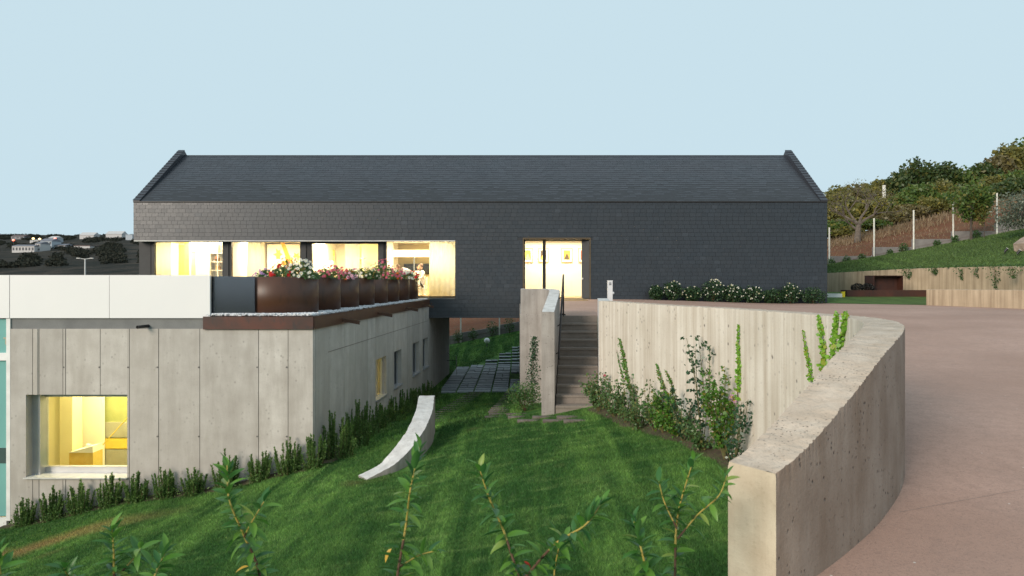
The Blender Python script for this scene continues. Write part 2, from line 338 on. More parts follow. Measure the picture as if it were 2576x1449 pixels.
# ---------------------------------------------------------------- mesh helpers
ORG = {}
class MB:
    def __init__(s): s.v = []; s.f = []; s.uv = None
    def add(s, vs, fs):
        o = len(s.v); s.v.extend([tuple(p) for p in vs]); s.f.extend([tuple(o + i for i in f) for f in fs])
    def box(s, x0, x1, y0, y1, z0, z1):
        s.add([(x0, y0, z0), (x1, y0, z0), (x1, y1, z0), (x0, y1, z0), (x0, y0, z1), (x1, y0, z1), (x1, y1, z1), (x0, y1, z1)],
              [(0, 3, 2, 1), (4, 5, 6, 7), (0, 1, 5, 4), (1, 2, 6, 5), (2, 3, 7, 6), (3, 0, 4, 7)])
        return s
    def prism(s, poly, z0, z1):          # ccw polygon in xy; z1 may be a list
        n = len(poly); zz0 = z0 if isinstance(z0, (list, tuple)) else [z0] * n; zz = z1 if isinstance(z1, (list, tuple)) else [z1] * n
        s.add([(p[0], p[1], z) for p, z in zip(poly, zz0)] + [(p[0], p[1], z) for p, z in zip(poly, zz)],
              [tuple(range(n - 1, -1, -1)), tuple(range(n, 2 * n))] + [(i, (i + 1) % n, n + (i + 1) % n, n + i) for i in range(n)])
        return s
    def tube(s, pts, rad, n=6, cap=True):
        pts = [Vector(p) for p in pts]; rings = []
        rad = rad if isinstance(rad, (list, tuple)) else [rad] * len(pts)
        up = Vector((0.13, 0.31, 0.94))
        for i, p in enumerate(pts):
            d = (pts[min(i + 1, len(pts) - 1)] - pts[max(i - 1, 0)]); d = d.normalized() if d.length else Vector((0, 0, 1))
            a = d.cross(up); a = a.normalized() if a.length > 0.05 else d.cross(Vector((1, 0, 0))).normalized()
            b = d.cross(a)
            rings.append([p + (a * math.cos(2 * math.pi * k / n) + b * math.sin(2 * math.pi * k / n)) * rad[i] for k in range(n)])
        o = len(s.v)
        for r in rings: s.v.extend([tuple(q) for q in r])
        for i in range(len(pts) - 1):
            for k in range(n):
                s.f.append((o + i * n + k, o + i * n + (k + 1) % n, o + (i + 1) * n + (k + 1) % n, o + (i + 1) * n + k))
        if cap:
            s.f.append(tuple(o + k for k in range(n - 1, -1, -1))); s.f.append(tuple(o + (len(pts) - 1) * n + k for k in range(n)))
        return s
    def lathe(s, c, prof, n=24):
        o = len(s.v)
        for r, z in prof:
            for k in range(n):
                a = 2 * math.pi * k / n; s.v.append((c[0] + r * math.cos(a), c[1] + r * math.sin(a), c[2] + z))
        for i in range(len(prof) - 1):
            for k in range(n):
                s.f.append((o + i * n + k, o + i * n + (k + 1) % n, o + (i + 1) * n + (k + 1) % n, o + (i + 1) * n + k))
        s.f.append(tuple(o + k for k in range(n - 1, -1, -1))); s.f.append(tuple(o + (len(prof) - 1) * n + k for k in range(n)))
        return s
    def build(s, name, mat, parent=None, base=None, smooth=False, **tags):
        org = ORG[parent.name] if parent is not None else Vector(base if base is not None else (0, 0, 0))
        me = bpy.data.meshes.new(name)
        vv = [(x - org.x, y - org.y, z - org.z) for x, y, z in s.v]
        me.from_pydata(vv, [], s.f)
        mats = mat if isinstance(mat, (list, tuple)) else [mat]
        for m in mats: me.materials.append(MATS[m])
        if s.uv:
            ul = me.uv_layers.new(name='UVMap')
            for lp in me.loops: ul.data[lp.index].uv = s.uv[lp.vertex_index]
        if smooth: me.polygons.foreach_set('use_smooth', [True] * len(me.polygons))
        me.update()
        o = bpy.data.objects.new(name, me); COL.objects.link(o)
        if parent is not None: o.parent = parent
        else: o.location = org
        ORG[o.name] = org; tag(o, **tags)
        return o
def tag(o, label=None, cat=None, group=None, kind=None):
    if label: o['label'] = label
    if cat: o['category'] = cat
    if group: o['group'] = group
    if kind: o['kind'] = kind
    return o
def thing(name, loc, label, cat, group=None):
    o = bpy.data.objects.new(name, None); COL.objects.link(o); o.location = loc; o.empty_display_size = 0.2
    ORG[o.name] = Vector(loc); return tag(o, label, cat, group)
def inst(me, name, parent, loc, rot, sc, mat=None):
    """a part sharing mesh data; loc in world coordinates, parent unrotated"""
    o = bpy.data.objects.new(name, me); COL.objects.link(o); o.parent = parent
    o.location = Vector(loc) - ORG[parent.name]; o.rotation_euler = rot
    o.scale = sc if isinstance(sc, (tuple, list)) else (sc, sc, sc)
    return o
def box(name, mat, parent, x0, x1, y0, y1, z0, z1, **k):
    return MB().box(min(x0, x1), max(x0, x1), min(y0, y1), max(y0, y1), min(z0, z1), max(z0, z1)).build(name, mat, parent, **k)
def raw_mesh(name, V, Fc, mat, smooth=False, parent=None, **tags):
    """numpy vertices and equal-sized faces"""
    me = bpy.data.meshes.new(name); V = np.asarray(V, dtype=np.float32); Fc = np.asarray(Fc, dtype=np.int32)
    if parent is not None: V = V - np.array(ORG[parent.name], dtype=np.float32)
    n, k = Fc.shape
    me.vertices.add(len(V)); me.vertices.foreach_set('co', V.ravel())
    me.loops.add(n * k); me.loops.foreach_set('vertex_index', Fc.ravel())
    me.polygons.add(n); me.polygons.foreach_set('loop_start', np.arange(0, n * k, k, dtype=np.int32))
    me.polygons.foreach_set('loop_total', np.full(n, k, dtype=np.int32))
    me.update(calc_edges=True)
    if smooth: me.polygons.foreach_set('use_smooth', [True] * n)
    me.materials.append(MATS[mat])
    o = bpy.data.objects.new(name, me); COL.objects.link(o)
    if parent is not None: o.parent = parent; ORG[o.name] = ORG[parent.name]
    else: ORG[o.name] = Vector((0, 0, 0))
    return tag(o, **tags)
def grid_sheet(name, mat, xs, ys, zf, **tags):
    Xg, Yg = np.meshgrid(xs, ys); Zg = zf(Xg, Yg); V = np.stack([Xg, Yg, Zg], -1).reshape(-1, 3)
    nx, ny = len(xs), len(ys); i = np.arange((nx - 1) * (ny - 1)); r, c = i // (nx - 1), i % (nx - 1)
    a = r * nx + c; Fc = np.stack([a, a + 1, a + nx + 1, a + nx], -1)
    return raw_mesh(name, V, Fc, mat, True, **tags)
def rand_rot(n):
    """n random orthonormal pairs"""
    a = rng.normal(size=(n, 3)); a /= np.linalg.norm(a, axis=1, keepdims=True)
    b = rng.normal(size=(n, 3)); b -= (a * b).sum(1, keepdims=True) * a; b /= np.linalg.norm(b, axis=1, keepdims=True)
    return a, b
def leaf_quads(C, size, aspect=0.55, A=None, B=None):
    """diamond leaves, 4 verts each"""
    n = len(C)
    if A is None: A, B = rand_rot(n)
    s = np.asarray(size).reshape(-1, 1) * np.ones((n, 1))
    V = np.stack([C - A * s * 0.5, C + B * s * aspect * 0.5, C + A * s * 0.5, C - B * s * aspect * 0.5], 1).reshape(-1, 3)
    return V, np.arange(n * 4).reshape(n, 4)
def catmull(pts, n):
    pts = [np.array(p, float) for p in pts]; pts = [2 * pts[0] - pts[1]] + pts + [2 * pts[-1] - pts[-2]]
    out = []; segs = len(pts) - 3
    for k in range(n):
        u = k / (n - 1) * segs; i = min(int(u), segs - 1); t = u - i
        p0, p1, p2, p3 = pts[i:i + 4]
        out.append(0.5 * ((2 * p1) + (-p0 + p2) * t + (2 * p0 - 5 * p1 + 4 * p2 - p3) * t * t + (-p0 + 3 * p1 - 3 * p2 + p3) * t ** 3))
    return np.array(out)
# ================================================================ terrain functions
def fence_y(x): return 46.0 - (x + 4.3) * 0.13
def fence_z(x): return -3.72 + 0.208 * (x + 4.3)
def zl(x, y):
    x = np.asarray(x, float); y = np.asarray(y, float)
    a = -3.10 + np.where(x < 0, 0.195 * x, 0.17 * np.clip(x, 0, 4))
    a = a + 0.035 * np.sin(x * 1.7 + y * 0.6) * sm((y - 6) / 3) + 0.03 * np.sin(y * 1.3 - x * 0.7)
    t = sm((y - 15.8) / 13.0); a = a * (1 - t) + (-4.42 + 0.02 * x) * t
    t = np.clip((y - 38.5) / np.maximum(fence_y(x) - 38.5, 1), 0, 1.4); a = np.where(y > 38.5, a * (1 - t) + (fence_z(x) - 0.28) * t, a)
    t = sm((7.2 - y) / 4.4); a = a * (1 - t) + (-1.78) * t
    return a
def zd(x, y):
    x = np.asarray(x, float); y = np.asarray(y, float)
    a = np.interp(y, [-8, 3, 4.05, 5.5, 8, 19.0, 21, 60], [-1.95, -1.72, -1.63, -1.51, -1.38, -0.93, -0.91, -0.93])
    a = a + 0.16 * sm((y - 22) / 7) * (1 - sm((x - 4) / 7))
    return a
def G(px, py, fn=zl, y0=5.0, y1=60.0):
    """where the ray through a pixel meets the lawn"""
    ys = np.linspace(y0, y1, 6000); xs = (px - CX) * ys / F; zs = -(py - CY) * ys / F
    i = np.argmax(zs <= fn(xs, ys)); return Vector((xs[i], ys[i], float(fn(xs[i], ys[i]))))

grid_sheet('ground', 'far_scrub', np.linspace(-3000, 3000, 40), np.linspace(-400, 5000, 40), lambda x, y: -9.0 + 0 * x, kind='structure')
lawn = grid_sheet('lawn', 'lawn_ground', np.linspace(-26, 5.2, 150), np.concatenate([np.linspace(-6, 20, 150), np.linspace(20.2, 47.2, 160)]), zl, kind='structure')

# ---------------------------------------------------------------- far hill on the left, woodland, buildings
def zhill(x, y):
    x = np.asarray(x, float); y = np.asarray(y, float)
    a = 2.7 + (y - 360) * 0.0847
    a = np.where(y < 360, -9 + (y - 95) / 265.0 * 11.7, a)
    px = CX + F * x / np.maximum(y, 1)
    top = np.interp(px, [-900, -200, 0, 60, 130, 215, 270, 340, 500, 900, 1200], [520, 560, 587, 590, 594, 597, 594, 589, 600, 640, 660])
    lim = (CY - top) * 1260.0 / F
    a = a * np.interp(px, [0, 340, 900, 1200], [1, 1, 0.75, 0.6])
    a = np.where(y > 1000, np.minimum(a, lim - np.maximum(0, y - 1260) * 0.05), a)
    a = a + 2.2 * np.sin(x * 0.021 + y * 0.013) * sm((y - 200) / 200) * sm((1150 - y) / 300)
    return a
grid_sheet('far_hill', 'far_scrub', np.linspace(-1500, 60, 160), np.linspace(95, 1500, 150), zhill, kind='structure')
def wood():
    n = 9000; y = rng.uniform(430, 1190, n); px = rng.uniform(-150, 420, n)
    nz = np.array([noise.noise((a * 0.02, b * 0.006, 3.1)) for a, b in zip(px, y)]); keep = nz > 0.02
    y, px = y[keep], px[keep]; x = (px - CX) * y / F; z = zhill(x, y)
    Vs = []; k = 20
    for xi, yi, zi in zip(x, y, z):
        r = rng.uniform(1.4, 3.6); d = rng.normal(size=(k, 3)); d /= np.linalg.norm(d, axis=1, keepdims=True); d[:, 2] = np.abs(d[:, 2])
        Vs.append(np.array([xi, yi, zi]) + d * r * rng.uniform(0.6, 1.05, (k, 1)))
    C = np.concatenate(Vs); V, Fc = leaf_quads(C, rng.uniform(0.9, 1.9, len(C)), 0.8)
    raw_mesh('woodland', V, Fc, 'wood_far', kind='stuff', label='dark scrub and trees covering the far hillside')
wood()

def far_building(px0, px1, pyb, h, mat, roofmat, name, label, depth=14, gable=0.0, wins=0, rows=1, yaw=0.0):
    ys = np.linspace(300, 1240, 4000); xm = (px0 + px1) / 2
    zz = zhill((xm - CX) * ys / F, ys); i = np.argmin(np.abs(CY - zz * F / ys - pyb)); Y = ys[i]
    xa, xb = X_(px0, Y), X_(px1, Y); zb = zz[i]; b = thing(name, ((xa + xb) / 2, Y + depth / 2, zb), label, 'building', 'buildings on the far hillside')
    box('wall', mat, b, xa, xb, Y, Y + depth, zb - 4, zb + h)
    m = MB()
    if gable:
        m.add([(xa - .4, Y - .5, zb + h), (xb + .4, Y - .5, zb + h), (xb + .4, Y + depth + .5, zb + h), (xa - .4, Y + depth + .5, zb + h), (xa - .4, Y + depth / 2, zb + h + gable), (xb + .4, Y + depth / 2, zb + h + gable)],
              [(0, 1, 5, 4), (2, 3, 4, 5), (0, 4, 3), (1, 2, 5), (3, 2, 1, 0)])
    else: m.box(xa - .3, xb + .3, Y - .3, Y + depth + .3, zb + h + .01, zb + h + .6)
    m.build('roof', roofmat, b)
    for r in range(rows):
        for k in range(wins):
            xc = xa + (xb - xa) * (k + .5) / wins; zc = zb + h * (r + .55) / rows; ww = (xb - xa) / wins * .28; hh = h / rows * .22
            box('window', 'far_window', b, xc - ww, xc + ww, Y - .12, Y - .01, zc - hh, zc + hh)
    return Y, zb
far_building(30, 86, 635, 5.5, 'building_white', 'roof_grey', 'white_warehouse', 'long low white warehouse on the far hillside', gable=1.5, wins=7)
far_building(88, 101, 633, 7, 'building_white', 'roof_grey', 'white_house', 'white gabled end building joined to the white warehouse', gable=2.0, wins=2, rows=2)
far_building(101, 130, 628, 8, 'building_blue', 'roof_grey', 'blue_white_house', 'pale blue two storey building right of the white warehouse', wins=4, rows=2, gable=2.5)
far_building(136, 164, 626, 3.4, 'building_grey', 'roof_grey', 'grey_shed', 'low grey shed with open front beside the pale blue building', gable=1.6, wins=1)
far_building(186, 226, 625, 2.2, 'building_white', 'roof_brown', 'low_white_shed', 'very low white shed alone on the slope below the ridge', wins=0)
far_building(75, 112, 611, 3.2, 'building_white', 'building_white', 'bright_white_hall', 'small bright white hall under amber lights', gable=1.0)
far_building(28, 60, 602, 4.0, 'building_grey', 'roof_brown', 'brown_roofed_house', 'grey house with brown roof near the left ridge', gable=2.5, wins=3)
far_building(122, 140, 612, 6, 'building_blue', 'building_white', 'small_blue_house', 'small pale blue house beside the red lamp', gable=2.5, wins=2)
far_building(200, 236, 601, 5.0, 'building_white', 'building_white', 'ridge_shed', 'white arched shed on the ridge, left of the blue tarpaulin shed', gable=4)
far_building(266, 306, 602, 6.5, 'building_white', 'building_white', 'ridge_hall', 'large white hall with blue tarpaulin on the ridge', gable=4)
far_building(316, 333, 604, 6, 'building_blue', 'building_blue', 'ridge_warehouse', 'pale blue box warehouse on the ridge beside the slate house')
tp = P(286, 596, 1000); box('tarpaulin', 'blue_tarp', None, tp.x - 4, tp.x + 4, 1000, 1001, tp.z - 3, tp.z + 2.5, base=tp, label='bright blue tarpaulin hung on the white ridge hall', cat='tarpaulin')
def street_lamp_far(px, py, Y, mat, lab):
    p = P(px, py, Y); g = float(zhill(p.x, Y)); t = thing('street_light', (p.x, Y, g), lab, 'street light', 'lights on the far hillside')
    MB().tube([(p.x, Y, g), (p.x, Y, p.z)], 0.15).build('pole', 'grille_dark', t)
    MB().lathe((p.x, Y - .2, p.z - 1.0), [(0.2, 0), (1.2, .6), (1.2, 1.3), (0.2, 1.9)], 10).build('lamp', mat, t, smooth=True)
street_lamp_far(34, 604, 760, 'lamp_red', 'red light left of the white warehouse on the far hill')
street_lamp_far(139, 600, 780, 'lamp_red', 'red light beside the small pale blue house')
street_lamp_far(84, 600, 800, 'lamp_amber', 'left amber light over the bright white hall')
street_lamp_far(100, 601, 800, 'lamp_amber', 'right amber light over the bright white hall')
def lamp_post():
    Y = 120; x = X_(214, Y); zt = Z_(652, Y); t = thing('street_lamp', (x, Y, -9), 'tall grey double arm street lamp standing before the dark hillside', 'street lamp')
    MB().tube([(x, Y, -9), (x, Y, zt)], [0.16, 0.1]).build('pole', 'pale_metal', t)
    for s in (-1, 1):
        MB().tube([(x, Y, zt), (x + s * 1.0, Y, zt + .15)], 0.05).build('arm', 'pale_metal', t)
        box('lamp_head', 'pale_metal', t, x + s * .8, x + s * 1.35, Y - .15, Y + .15, zt + .1, zt + .22)
lamp_post()

# ---------------------------------------------------------------- right hillside behind the fence
def zhs(x, y):
    x = np.asarray(x, float); y = np.asarray(y, float); d = y - fence_y(x)
    return fence_z(np.clip(x, -30, 48)) + 0.12 * np.clip(d, -5, 9) - 0.03 * np.clip(d - 9, 0, 80) + 0.2 * np.sin(x * .31 + y * .2) * sm(d / 8)
xs = np.linspace(-24, 80, 110); rows = np.linspace(0, 1, 50) ** 1.3
Xg = np.repeat(xs[None], 50, 0); Yg = fence_y(Xg) + rows[:, None] * 70; Zg = zhs(Xg, Yg)
i = np.arange(109 * 49); r, c = i // 109, i % 109; a = r * 110 + c
raw_mesh('hillside', np.stack([Xg, Yg, Zg], -1).reshape(-1, 3), np.stack([a, a + 1, a + 111, a + 110], -1), 'red_soil', True, kind='structure')

# ================================================================ curved walls
def path_frame(pts, n):
    c = catmull(pts, n); d = np.gradient(c[:, :2], axis=0); d /= np.linalg.norm(d, axis=1, keepdims=True)
    nl = np.stack([-d[:, 1], d[:, 0]], 1)                    # left of travel
    s = np.concatenate([[0], np.cumsum(np.linalg.norm(np.diff(c[:, :2], axis=0), axis=1))]); return c, nl, s
def curved_wall(name, pts, thick, zbase, mats, n=160, jit=0.0, nz=5, parent=None, ends=(True, True), **tags):
    """pts: right-hand edge of travel (x, y, ztop); the wall body lies on the left of it. mats: left face, top, right face, ends"""
    c, nl, s = path_frame(pts, n); m = MB(); uv = []; mi = []
    Rr = c[:, :2]; L = c[:, :2] + nl * thick; zt = c[:, 2]
    zb = zbase(c[:, 0], c[:, 1]) if callable(zbase) else np.full(n, zbase)
    jl = np.array([.35 * noise.noise((k * 6., 0, 1.7)) + .8 * noise.noise((k * 31., 4, 1.7)) + .6 * noise.noise((k * 70., 4, 1.7)) for k in s]) * jit
    jr = np.array([.35 * noise.noise((k * 6., 7, 3.7)) + .8 * noise.noise((k * 31., 9, 1.7)) + .6 * noise.noise((k * 70., 9, 1.7)) for k in s]) * jit
    def strip(A, mat, flip):
        o = len(m.v); k = len(A)
        for row, us in A:
            for q, u in zip(row, us): m.v.append(tuple(q)); uv.append(u)
        for a in range(k - 1):
            for b in range(n - 1):
                f = (o + a * n + b, o + a * n + b + 1, o + (a + 1) * n + b + 1, o + (a + 1) * n + b)
                m.f.append(f[::-1] if flip else f); mi.append(mat)
    Lt = np.concatenate([L - nl * np.abs(jl)[:, None], (zt + jl * .6)[:, None]], 1); Rt = np.concatenate([Rr + nl * np.abs(jr)[:, None], (zt + jr * .6)[:, None]], 1)
    def side(E, top):
        out = []
        for k in range(nz + 1):
            t = k / nz; b = np.concatenate([E, zb[:, None]], 1); q = b * (1 - t) + np.concatenate([E, zt[:, None] - 0.025], 1) * t; out.append((q, [(u, v) for u, v in zip(s, q[:, 2])]))
        out.append((top, [(u, v) for u, v in zip(s, top[:, 2])])); return out
    strip(side(L, Lt), 0, True)
    rows = []
    for k in range(7):
        t = k / 6; q = Lt * (1 - t) + Rt * t
        if 0 < k < 6: q = np.concatenate([L * (1 - t) + Rr * t, (zt + .002)[:, None]], 1); q[:, 2] += np.array([noise.noise((a * 14, b * 14, 5.5)) for a, b in q[:, :2]]) * jit * .8
        rows.append((q, [(u, t * thick) for u in s]))
    strip(rows, 1, True)
    strip(side(Rr, Rt), 2, False)
    for e, flip in ((0, False), (n - 1, True)):
        o = len(m.v); rr = []
        for k in range(nz + 1):
            t = k / nz; z = zb[e] * (1 - t) + (zt[e] - .025) * t
            for q, uu in ((L[e], 0.0), (Rr[e], thick)): m.v.append((q[0], q[1], z)); uv.append((uu + 40, z))
        m.v.append(tuple(Lt[e])); m.v.append(tuple(Rt[e])); uv += [(40.0, Lt[e][2]), (40.0 + thick, Rt[e][2])]
        for k in range(nz + 1):
            f = (o + 2 * k, o + 2 * k + 1, o + 2 * k + 3, o + 2 * k + 2); m.f.append(f[::-1] if flip else f); mi.append(3)
    m.uv = uv; base = None if parent is not None else (c[n // 2, 0], c[n // 2, 1], float(zb[n // 2]))
    o = m.build(name, list(mats), parent, base=base, smooth=True, **tags)
    o.data.polygons.foreach_set('material_index', mi); o.data.update(); return o, c, nl, s

OUT = [(1.335, 3.81, -1.0), (1.56, 3.98, -.91), (1.98, 4.38, -.70), (2.40, 4.84, -.50), (2.88, 5.5, -.385), (3.33, 6.39, -.375), (3.66, 7.4, -.385),
       (3.76, 8.6, -.40), (3.46, 10.95, -.42), (3.0, 12.75, -.435), (2.55, 14.6, -.445), (2.085, 16.4, -.45)]
big_wall, WC, WN, WS = curved_wall('retaining_wall', OUT, 0.30, lambda x, y: np.minimum(zl(x - .3, y), -1.9) - 0.5, ('concrete_warm', 'concrete_top', 'concrete_pitted_shade', 'concrete_end'), n=900, jit=0.014, nz=10,
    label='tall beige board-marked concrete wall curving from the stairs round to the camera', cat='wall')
WIN = WC[:, :2] + WN * 0.30                         # inner face in plan
def wall_in_x(y): return np.interp(y, WIN[:, 1], WIN[:, 0])
# stair axis
def stx(x0, y): return x0 + (y - 16.4) * 0.098
def bed(name, inner, outer_n, w0):
    m = MB(); n = len(inner)
    for k in range(n):
        p = inner[k]; w_ = w0 * (1 + .5 * noise.noise((p[0] * 2.3, p[1] * 2.3, 1.0)))
        for t_ in (-.05, .35, .7, 1.0):
            q = p + outer_n[k] * w_ * t_; m.v.append((q[0], q[1], float(zl(q[0], q[1])) + .035 * (1 - max(t_, 0)) + .008 - (.06 if t_ == 1.0 else 0)))
    for k in range(n - 1):
        for j in range(3): m.f.append((4 * k + j, 4 * k + j + 1, 4 * k + j + 5, 4 * k + j + 4))
    m.build(name, 'bed_soil', kind='structure', smooth=True)
bed('flower_bed', WIN[60::6], WN[60::6], .42)
bed('flower_bed', np.stack([np.linspace(-10.9, -4.4, 60), np.full(60, 15.56)], 1), np.tile([0., -1.], (60, 1)), .40)
yb_ = np.linspace(15.6, 29.5, 70); bed('flower_bed', np.stack([-4.35 + (yb_ - 15.56) * 0.0513, yb_], 1), np.tile([1., 0.], (70, 1)), .5)
# return of the wall beside the stairs
rw = MB(); rw.prism([(1.795, 16.42), (2.06, 16.44), (stx(2.06, 19.6), 19.6), (stx(1.795, 19.6), 19.6)], -3.6, [-.455, -.455, -.47, -.47])
rw.build('stair_side_wall', 'concrete_pale', base=(1.93, 17.5, -3.6), label='short pale capped wall running back beside the right edge of the stairs', cat='wall')

# ---------------------------------------------------------------- driveway
ys = np.concatenate([np.linspace(-8, 3.7, 24), np.linspace(3.81, 16.4, 80), np.linspace(16.41, 19.39, 12), [19.395, 19.4], np.linspace(19.5, 20.5, 6), [20.505], np.linspace(20.6, 29.77, 24)])
rows_ = []
for y in ys:
    if y < 3.81: xb = 1.25 + (y - 3.81) * .12
    elif y <= 16.4: xb = float(np.interp(y, WC[:, 1], WC[:, 0])) - 0.12
    elif y < 19.398: xb = stx(1.93, y)
    elif y < 20.502: xb = stx(.95, min(y, 19.8))
    else: xb = 0.12
    u = np.linspace(0, 1, 40) ** 1.6; rows_.append(np.stack([xb + u * (44 - xb), np.full(40, y)], 1))
A = np.array(rows_); V = np.concatenate([A, zd(A[..., 0], A[..., 1])[..., None]], -1); ny = len(ys)
i = np.arange(39 * (ny - 1)); r, c = i // 39, i % 39; a = r * 40 + c
raw_mesh('driveway', V.reshape(-1, 3), np.stack([a, a + 1, a + 41, a + 40], -1), 'driveway_aggregate', True, kind='structure')
def drive_joint(pts, w):
    m = MB(); c = catmull(pts, 40)
    for k in range(39):
        p, q = c[k], c[k + 1]; d = (q - p)[:2]; d = d / np.linalg.norm(d); nn = np.array([-d[1], d[0]]) * w
        m.add([(*(p[:2] - nn), float(zd(*p[:2])) + .004), (*(q[:2] - nn), float(zd(*q[:2])) + .004), (*(q[:2] + nn), float(zd(*q[:2])) + .004), (*(p[:2] + nn), float(zd(*p[:2])) + .004)], [(0, 1, 2, 3)])
    m.build('driveway_joint', 'joint_dark', kind='structure')
def D(px, py):
    ys_ = np.linspace(2, 30, 5000); x = (px - CX) * ys_ / F; z = -(py - CY) * ys_ / F; i_ = np.argmax(z <= zd(x, ys_)); return (x[i_], ys_[i_])
drive_joint([D(2262, 1290), D(2340, 1275), D(2450, 1255), D(2576, 1232), D(2800, 1200)], 0.0014)

# ---------------------------------------------------------------- stairs and stair walls
st = thing('staircase', (1.3, 17.9, -2.97), 'flight of eleven grey brown concrete steps between the two concrete walls', 'stairs')
for k in range(1, 11):
    y1 = 19.4 - .3 * (k - 1); y0 = 19.4 - .3 * k; z = -.92 - .187 * k; xl, xr = stx(.83, y0), stx(1.785, y0); xl1, xr1 = stx(.83, y1), stx(1.785, y1)
    MB().prism([(xl, y0 + .02), (xr, y0 + .02), (xr1, y1 + .018), (xl1, y1 + .018)], -3.4, z - .05).build('riser', 'concrete_step', st)
    MB().prism([(xl, y0 - .004), (xr, y0 - .004), (xr1, y1 + .014), (xl1, y1 + .014)], z - .048, z).build('tread', 'concrete_step', st)
MB().prism([(stx(.83, 19.4), 19.40), (stx(1.785, 19.4), 19.40), (stx(1.785, 19.7), 19.7), (stx(.83, 19.7), 19.7)], -2.0, -.925).build('top_riser', 'concrete_step', st)
sw = thing('stair_parapet', (0.6, 19.0, -4.4), 'grey concrete parapet wall hooking round the left side of the stairs', 'wall')
curved_wall('parapet', [(0.66 + .14, 16.4, -.70), (1.0, 18.4, -.42), (1.10, 19.5, -.27), (1.05, 20.1, -.24), (.75, 20.45, -.23), (.35, 20.55, -.23), (.07, 20.56, -.23)], 0.28, -.93, ('concrete_grey', 'concrete_pale', 'concrete_grey', 'concrete_grey'), n=90, jit=.012, parent=sw)
curved_wall('lower_wall', [(0.66 + .145, 16.395, -.70), (1.005, 18.4, -.93), (1.105, 19.5, -.93), (1.055, 20.1, -.93), (.75, 20.455, -.93), (.35, 20.555, -.93), (.06, 20.565, -.93)], 0.29, -4.6, ('concrete_grey', 'concrete_pale', 'concrete_grey', 'concrete_grey'), n=90, jit=.004, parent=sw)
MB().prism([(.05, 20.6), (.28, 20.6), (.28, 29.75), (.05, 29.75)], -4.6, -.93).build('terrace_side_wall', 'concrete_grey', sw)
hr = thing('handrail', (1.17, 19.35, -.92), 'thin dark steel handrail at the left edge of the stairs', 'handrail')
MB().tube([(1.19, 19.42, -.95), (1.19, 19.42, .14)], .022, 8).build('post', 'rail_dark', hr)
MB().tube([(1.19, 19.43, .15), (1.16, 19.1, .0), (.93, 16.95, -1.74), (.93, 16.9, -1.80)], .024, 8).build('rail', 'rail_dark', hr)
for y in (18.6, 17.8, 17.05):
    zz = np.interp(y, [16.95, 19.1], [-1.74, 0.0]); xx = np.interp(y, [16.95, 19.1], [.93, 1.16]); MB().tube([(xx, y, zz), (xx - .08, y, zz - .05)], .012, 6).build('bracket', 'rail_dark', hr)

# ---------------------------------------------------------------- low sloping wall on the lawn
def lowwall():
    pl = [G(930, 1202), G(985, 1180), G(1040, 1135), G(1078, 1085), G(1092, 1040)]
    pts = []
    tops = [.02, .17, .42, .66, .84]
    P0 = [(-2.75, 13.35), (-2.25, 13.75), (-1.92, 14.5), (-1.82, 15.5), (-1.90, 16.6)]
    for (x, y), h in zip(P0, tops): pts.append((x, y, float(zl(x, y)) + h))
    pts.append((-1.92, 16.95, pts[-1][2] + .0))
    curved_wall('low_wall', pts, 0.36, lambda x, y: zl(x, y) - .4, ('concrete_grey', 'concrete_pale', 'concrete_grey', 'concrete_grey'), n=80, jit=.02,
                label='low curved pale concrete wall sloping down into the lawn', cat='wall')
lowwall()

# ================================================================ concrete block with roof terrace
FY = 15.56
def sx(y): return -4.35 + (y - FY) * 0.0513
XL = X_(26, FY)
bl = thing('concrete_block', (-7.5, FY, -5.2), 'raw concrete ground floor block with lit square window under the planter terrace', 'building')
ZT, ZB = -1.02, -6.2
wx0, wx1, wz1, wz0 = X_(65, FY), X_(320, FY), Z_(993, FY), Z_(1203, FY)
joints = [XL] + [X_(p, FY) for p in (82, 98, 158, 165, 252, 325.5, 399, 502.5, 650.5, 724.7)] + [-4.35]
for a, b in zip(joints[:-1], joints[1:]):
    g = .007; a2, b2 = a + (g if a != XL else 0), b - (g if b != -4.35 else 0); dy = random.uniform(0, .006)
    if b <= wx0 + .02 or a >= wx1 - .02: box('concrete_panel', 'concrete_block', bl, a2, b2, FY + dy, FY + .2, ZB, ZT)
    else:
        if a < wx0 < b: box('concrete_panel', 'concrete_block', bl, a2, wx0, FY + dy, FY + .2, ZB, ZT); a2 = wx0
        if a < wx1 < b: box('concrete_panel', 'concrete_block', bl, wx1, b2, FY + dy, FY + .2, ZB, ZT); b2 = wx1
        if b2 - a2 > .03:
            box('concrete_panel', 'concrete_block', bl, a2, b2, FY + dy, FY + .2, wz1, ZT); box('concrete_panel', 'concrete_block', bl, a2, b2, FY + dy, FY + .2, ZB, wz0)
for (a, b, z0, z1) in ((XL, wx0, ZB, ZT - .002), (wx1, -4.36, ZB, ZT - .002), (wx0, wx1, wz1, ZT - .002), (wx0, wx1, ZB, wz0)):
    box('backing_wall', 'joint_dark', bl, a + .003, b - .003, FY + .012, FY + .03, z0 + .003, z1 - .003); box('core_wall', 'concrete_block', bl, a, b, FY + .201, FY + .5, z0, z1)
for py in (924, 1098, 1273):
    for p in (91, 160, 250, 322, 396, 500, 647, 721):
        x, z = X_(p, FY), Z_(py, FY)
        if wx0 - .1 < x < wx1 + .05 and wz0 < z < wz1: continue
        if z < zl(x, FY) + .1: continue
        m = MB(); m.tube([(x, FY - .003, z), (x, FY + .02, z)], .02, 8); m.build('tie_hole', 'tie_hole', bl)
for p in (91,):
    box('rib', 'concrete_block', bl, X_(87, FY), X_(95, FY), FY - .012, FY + .004, wz1, ZT)
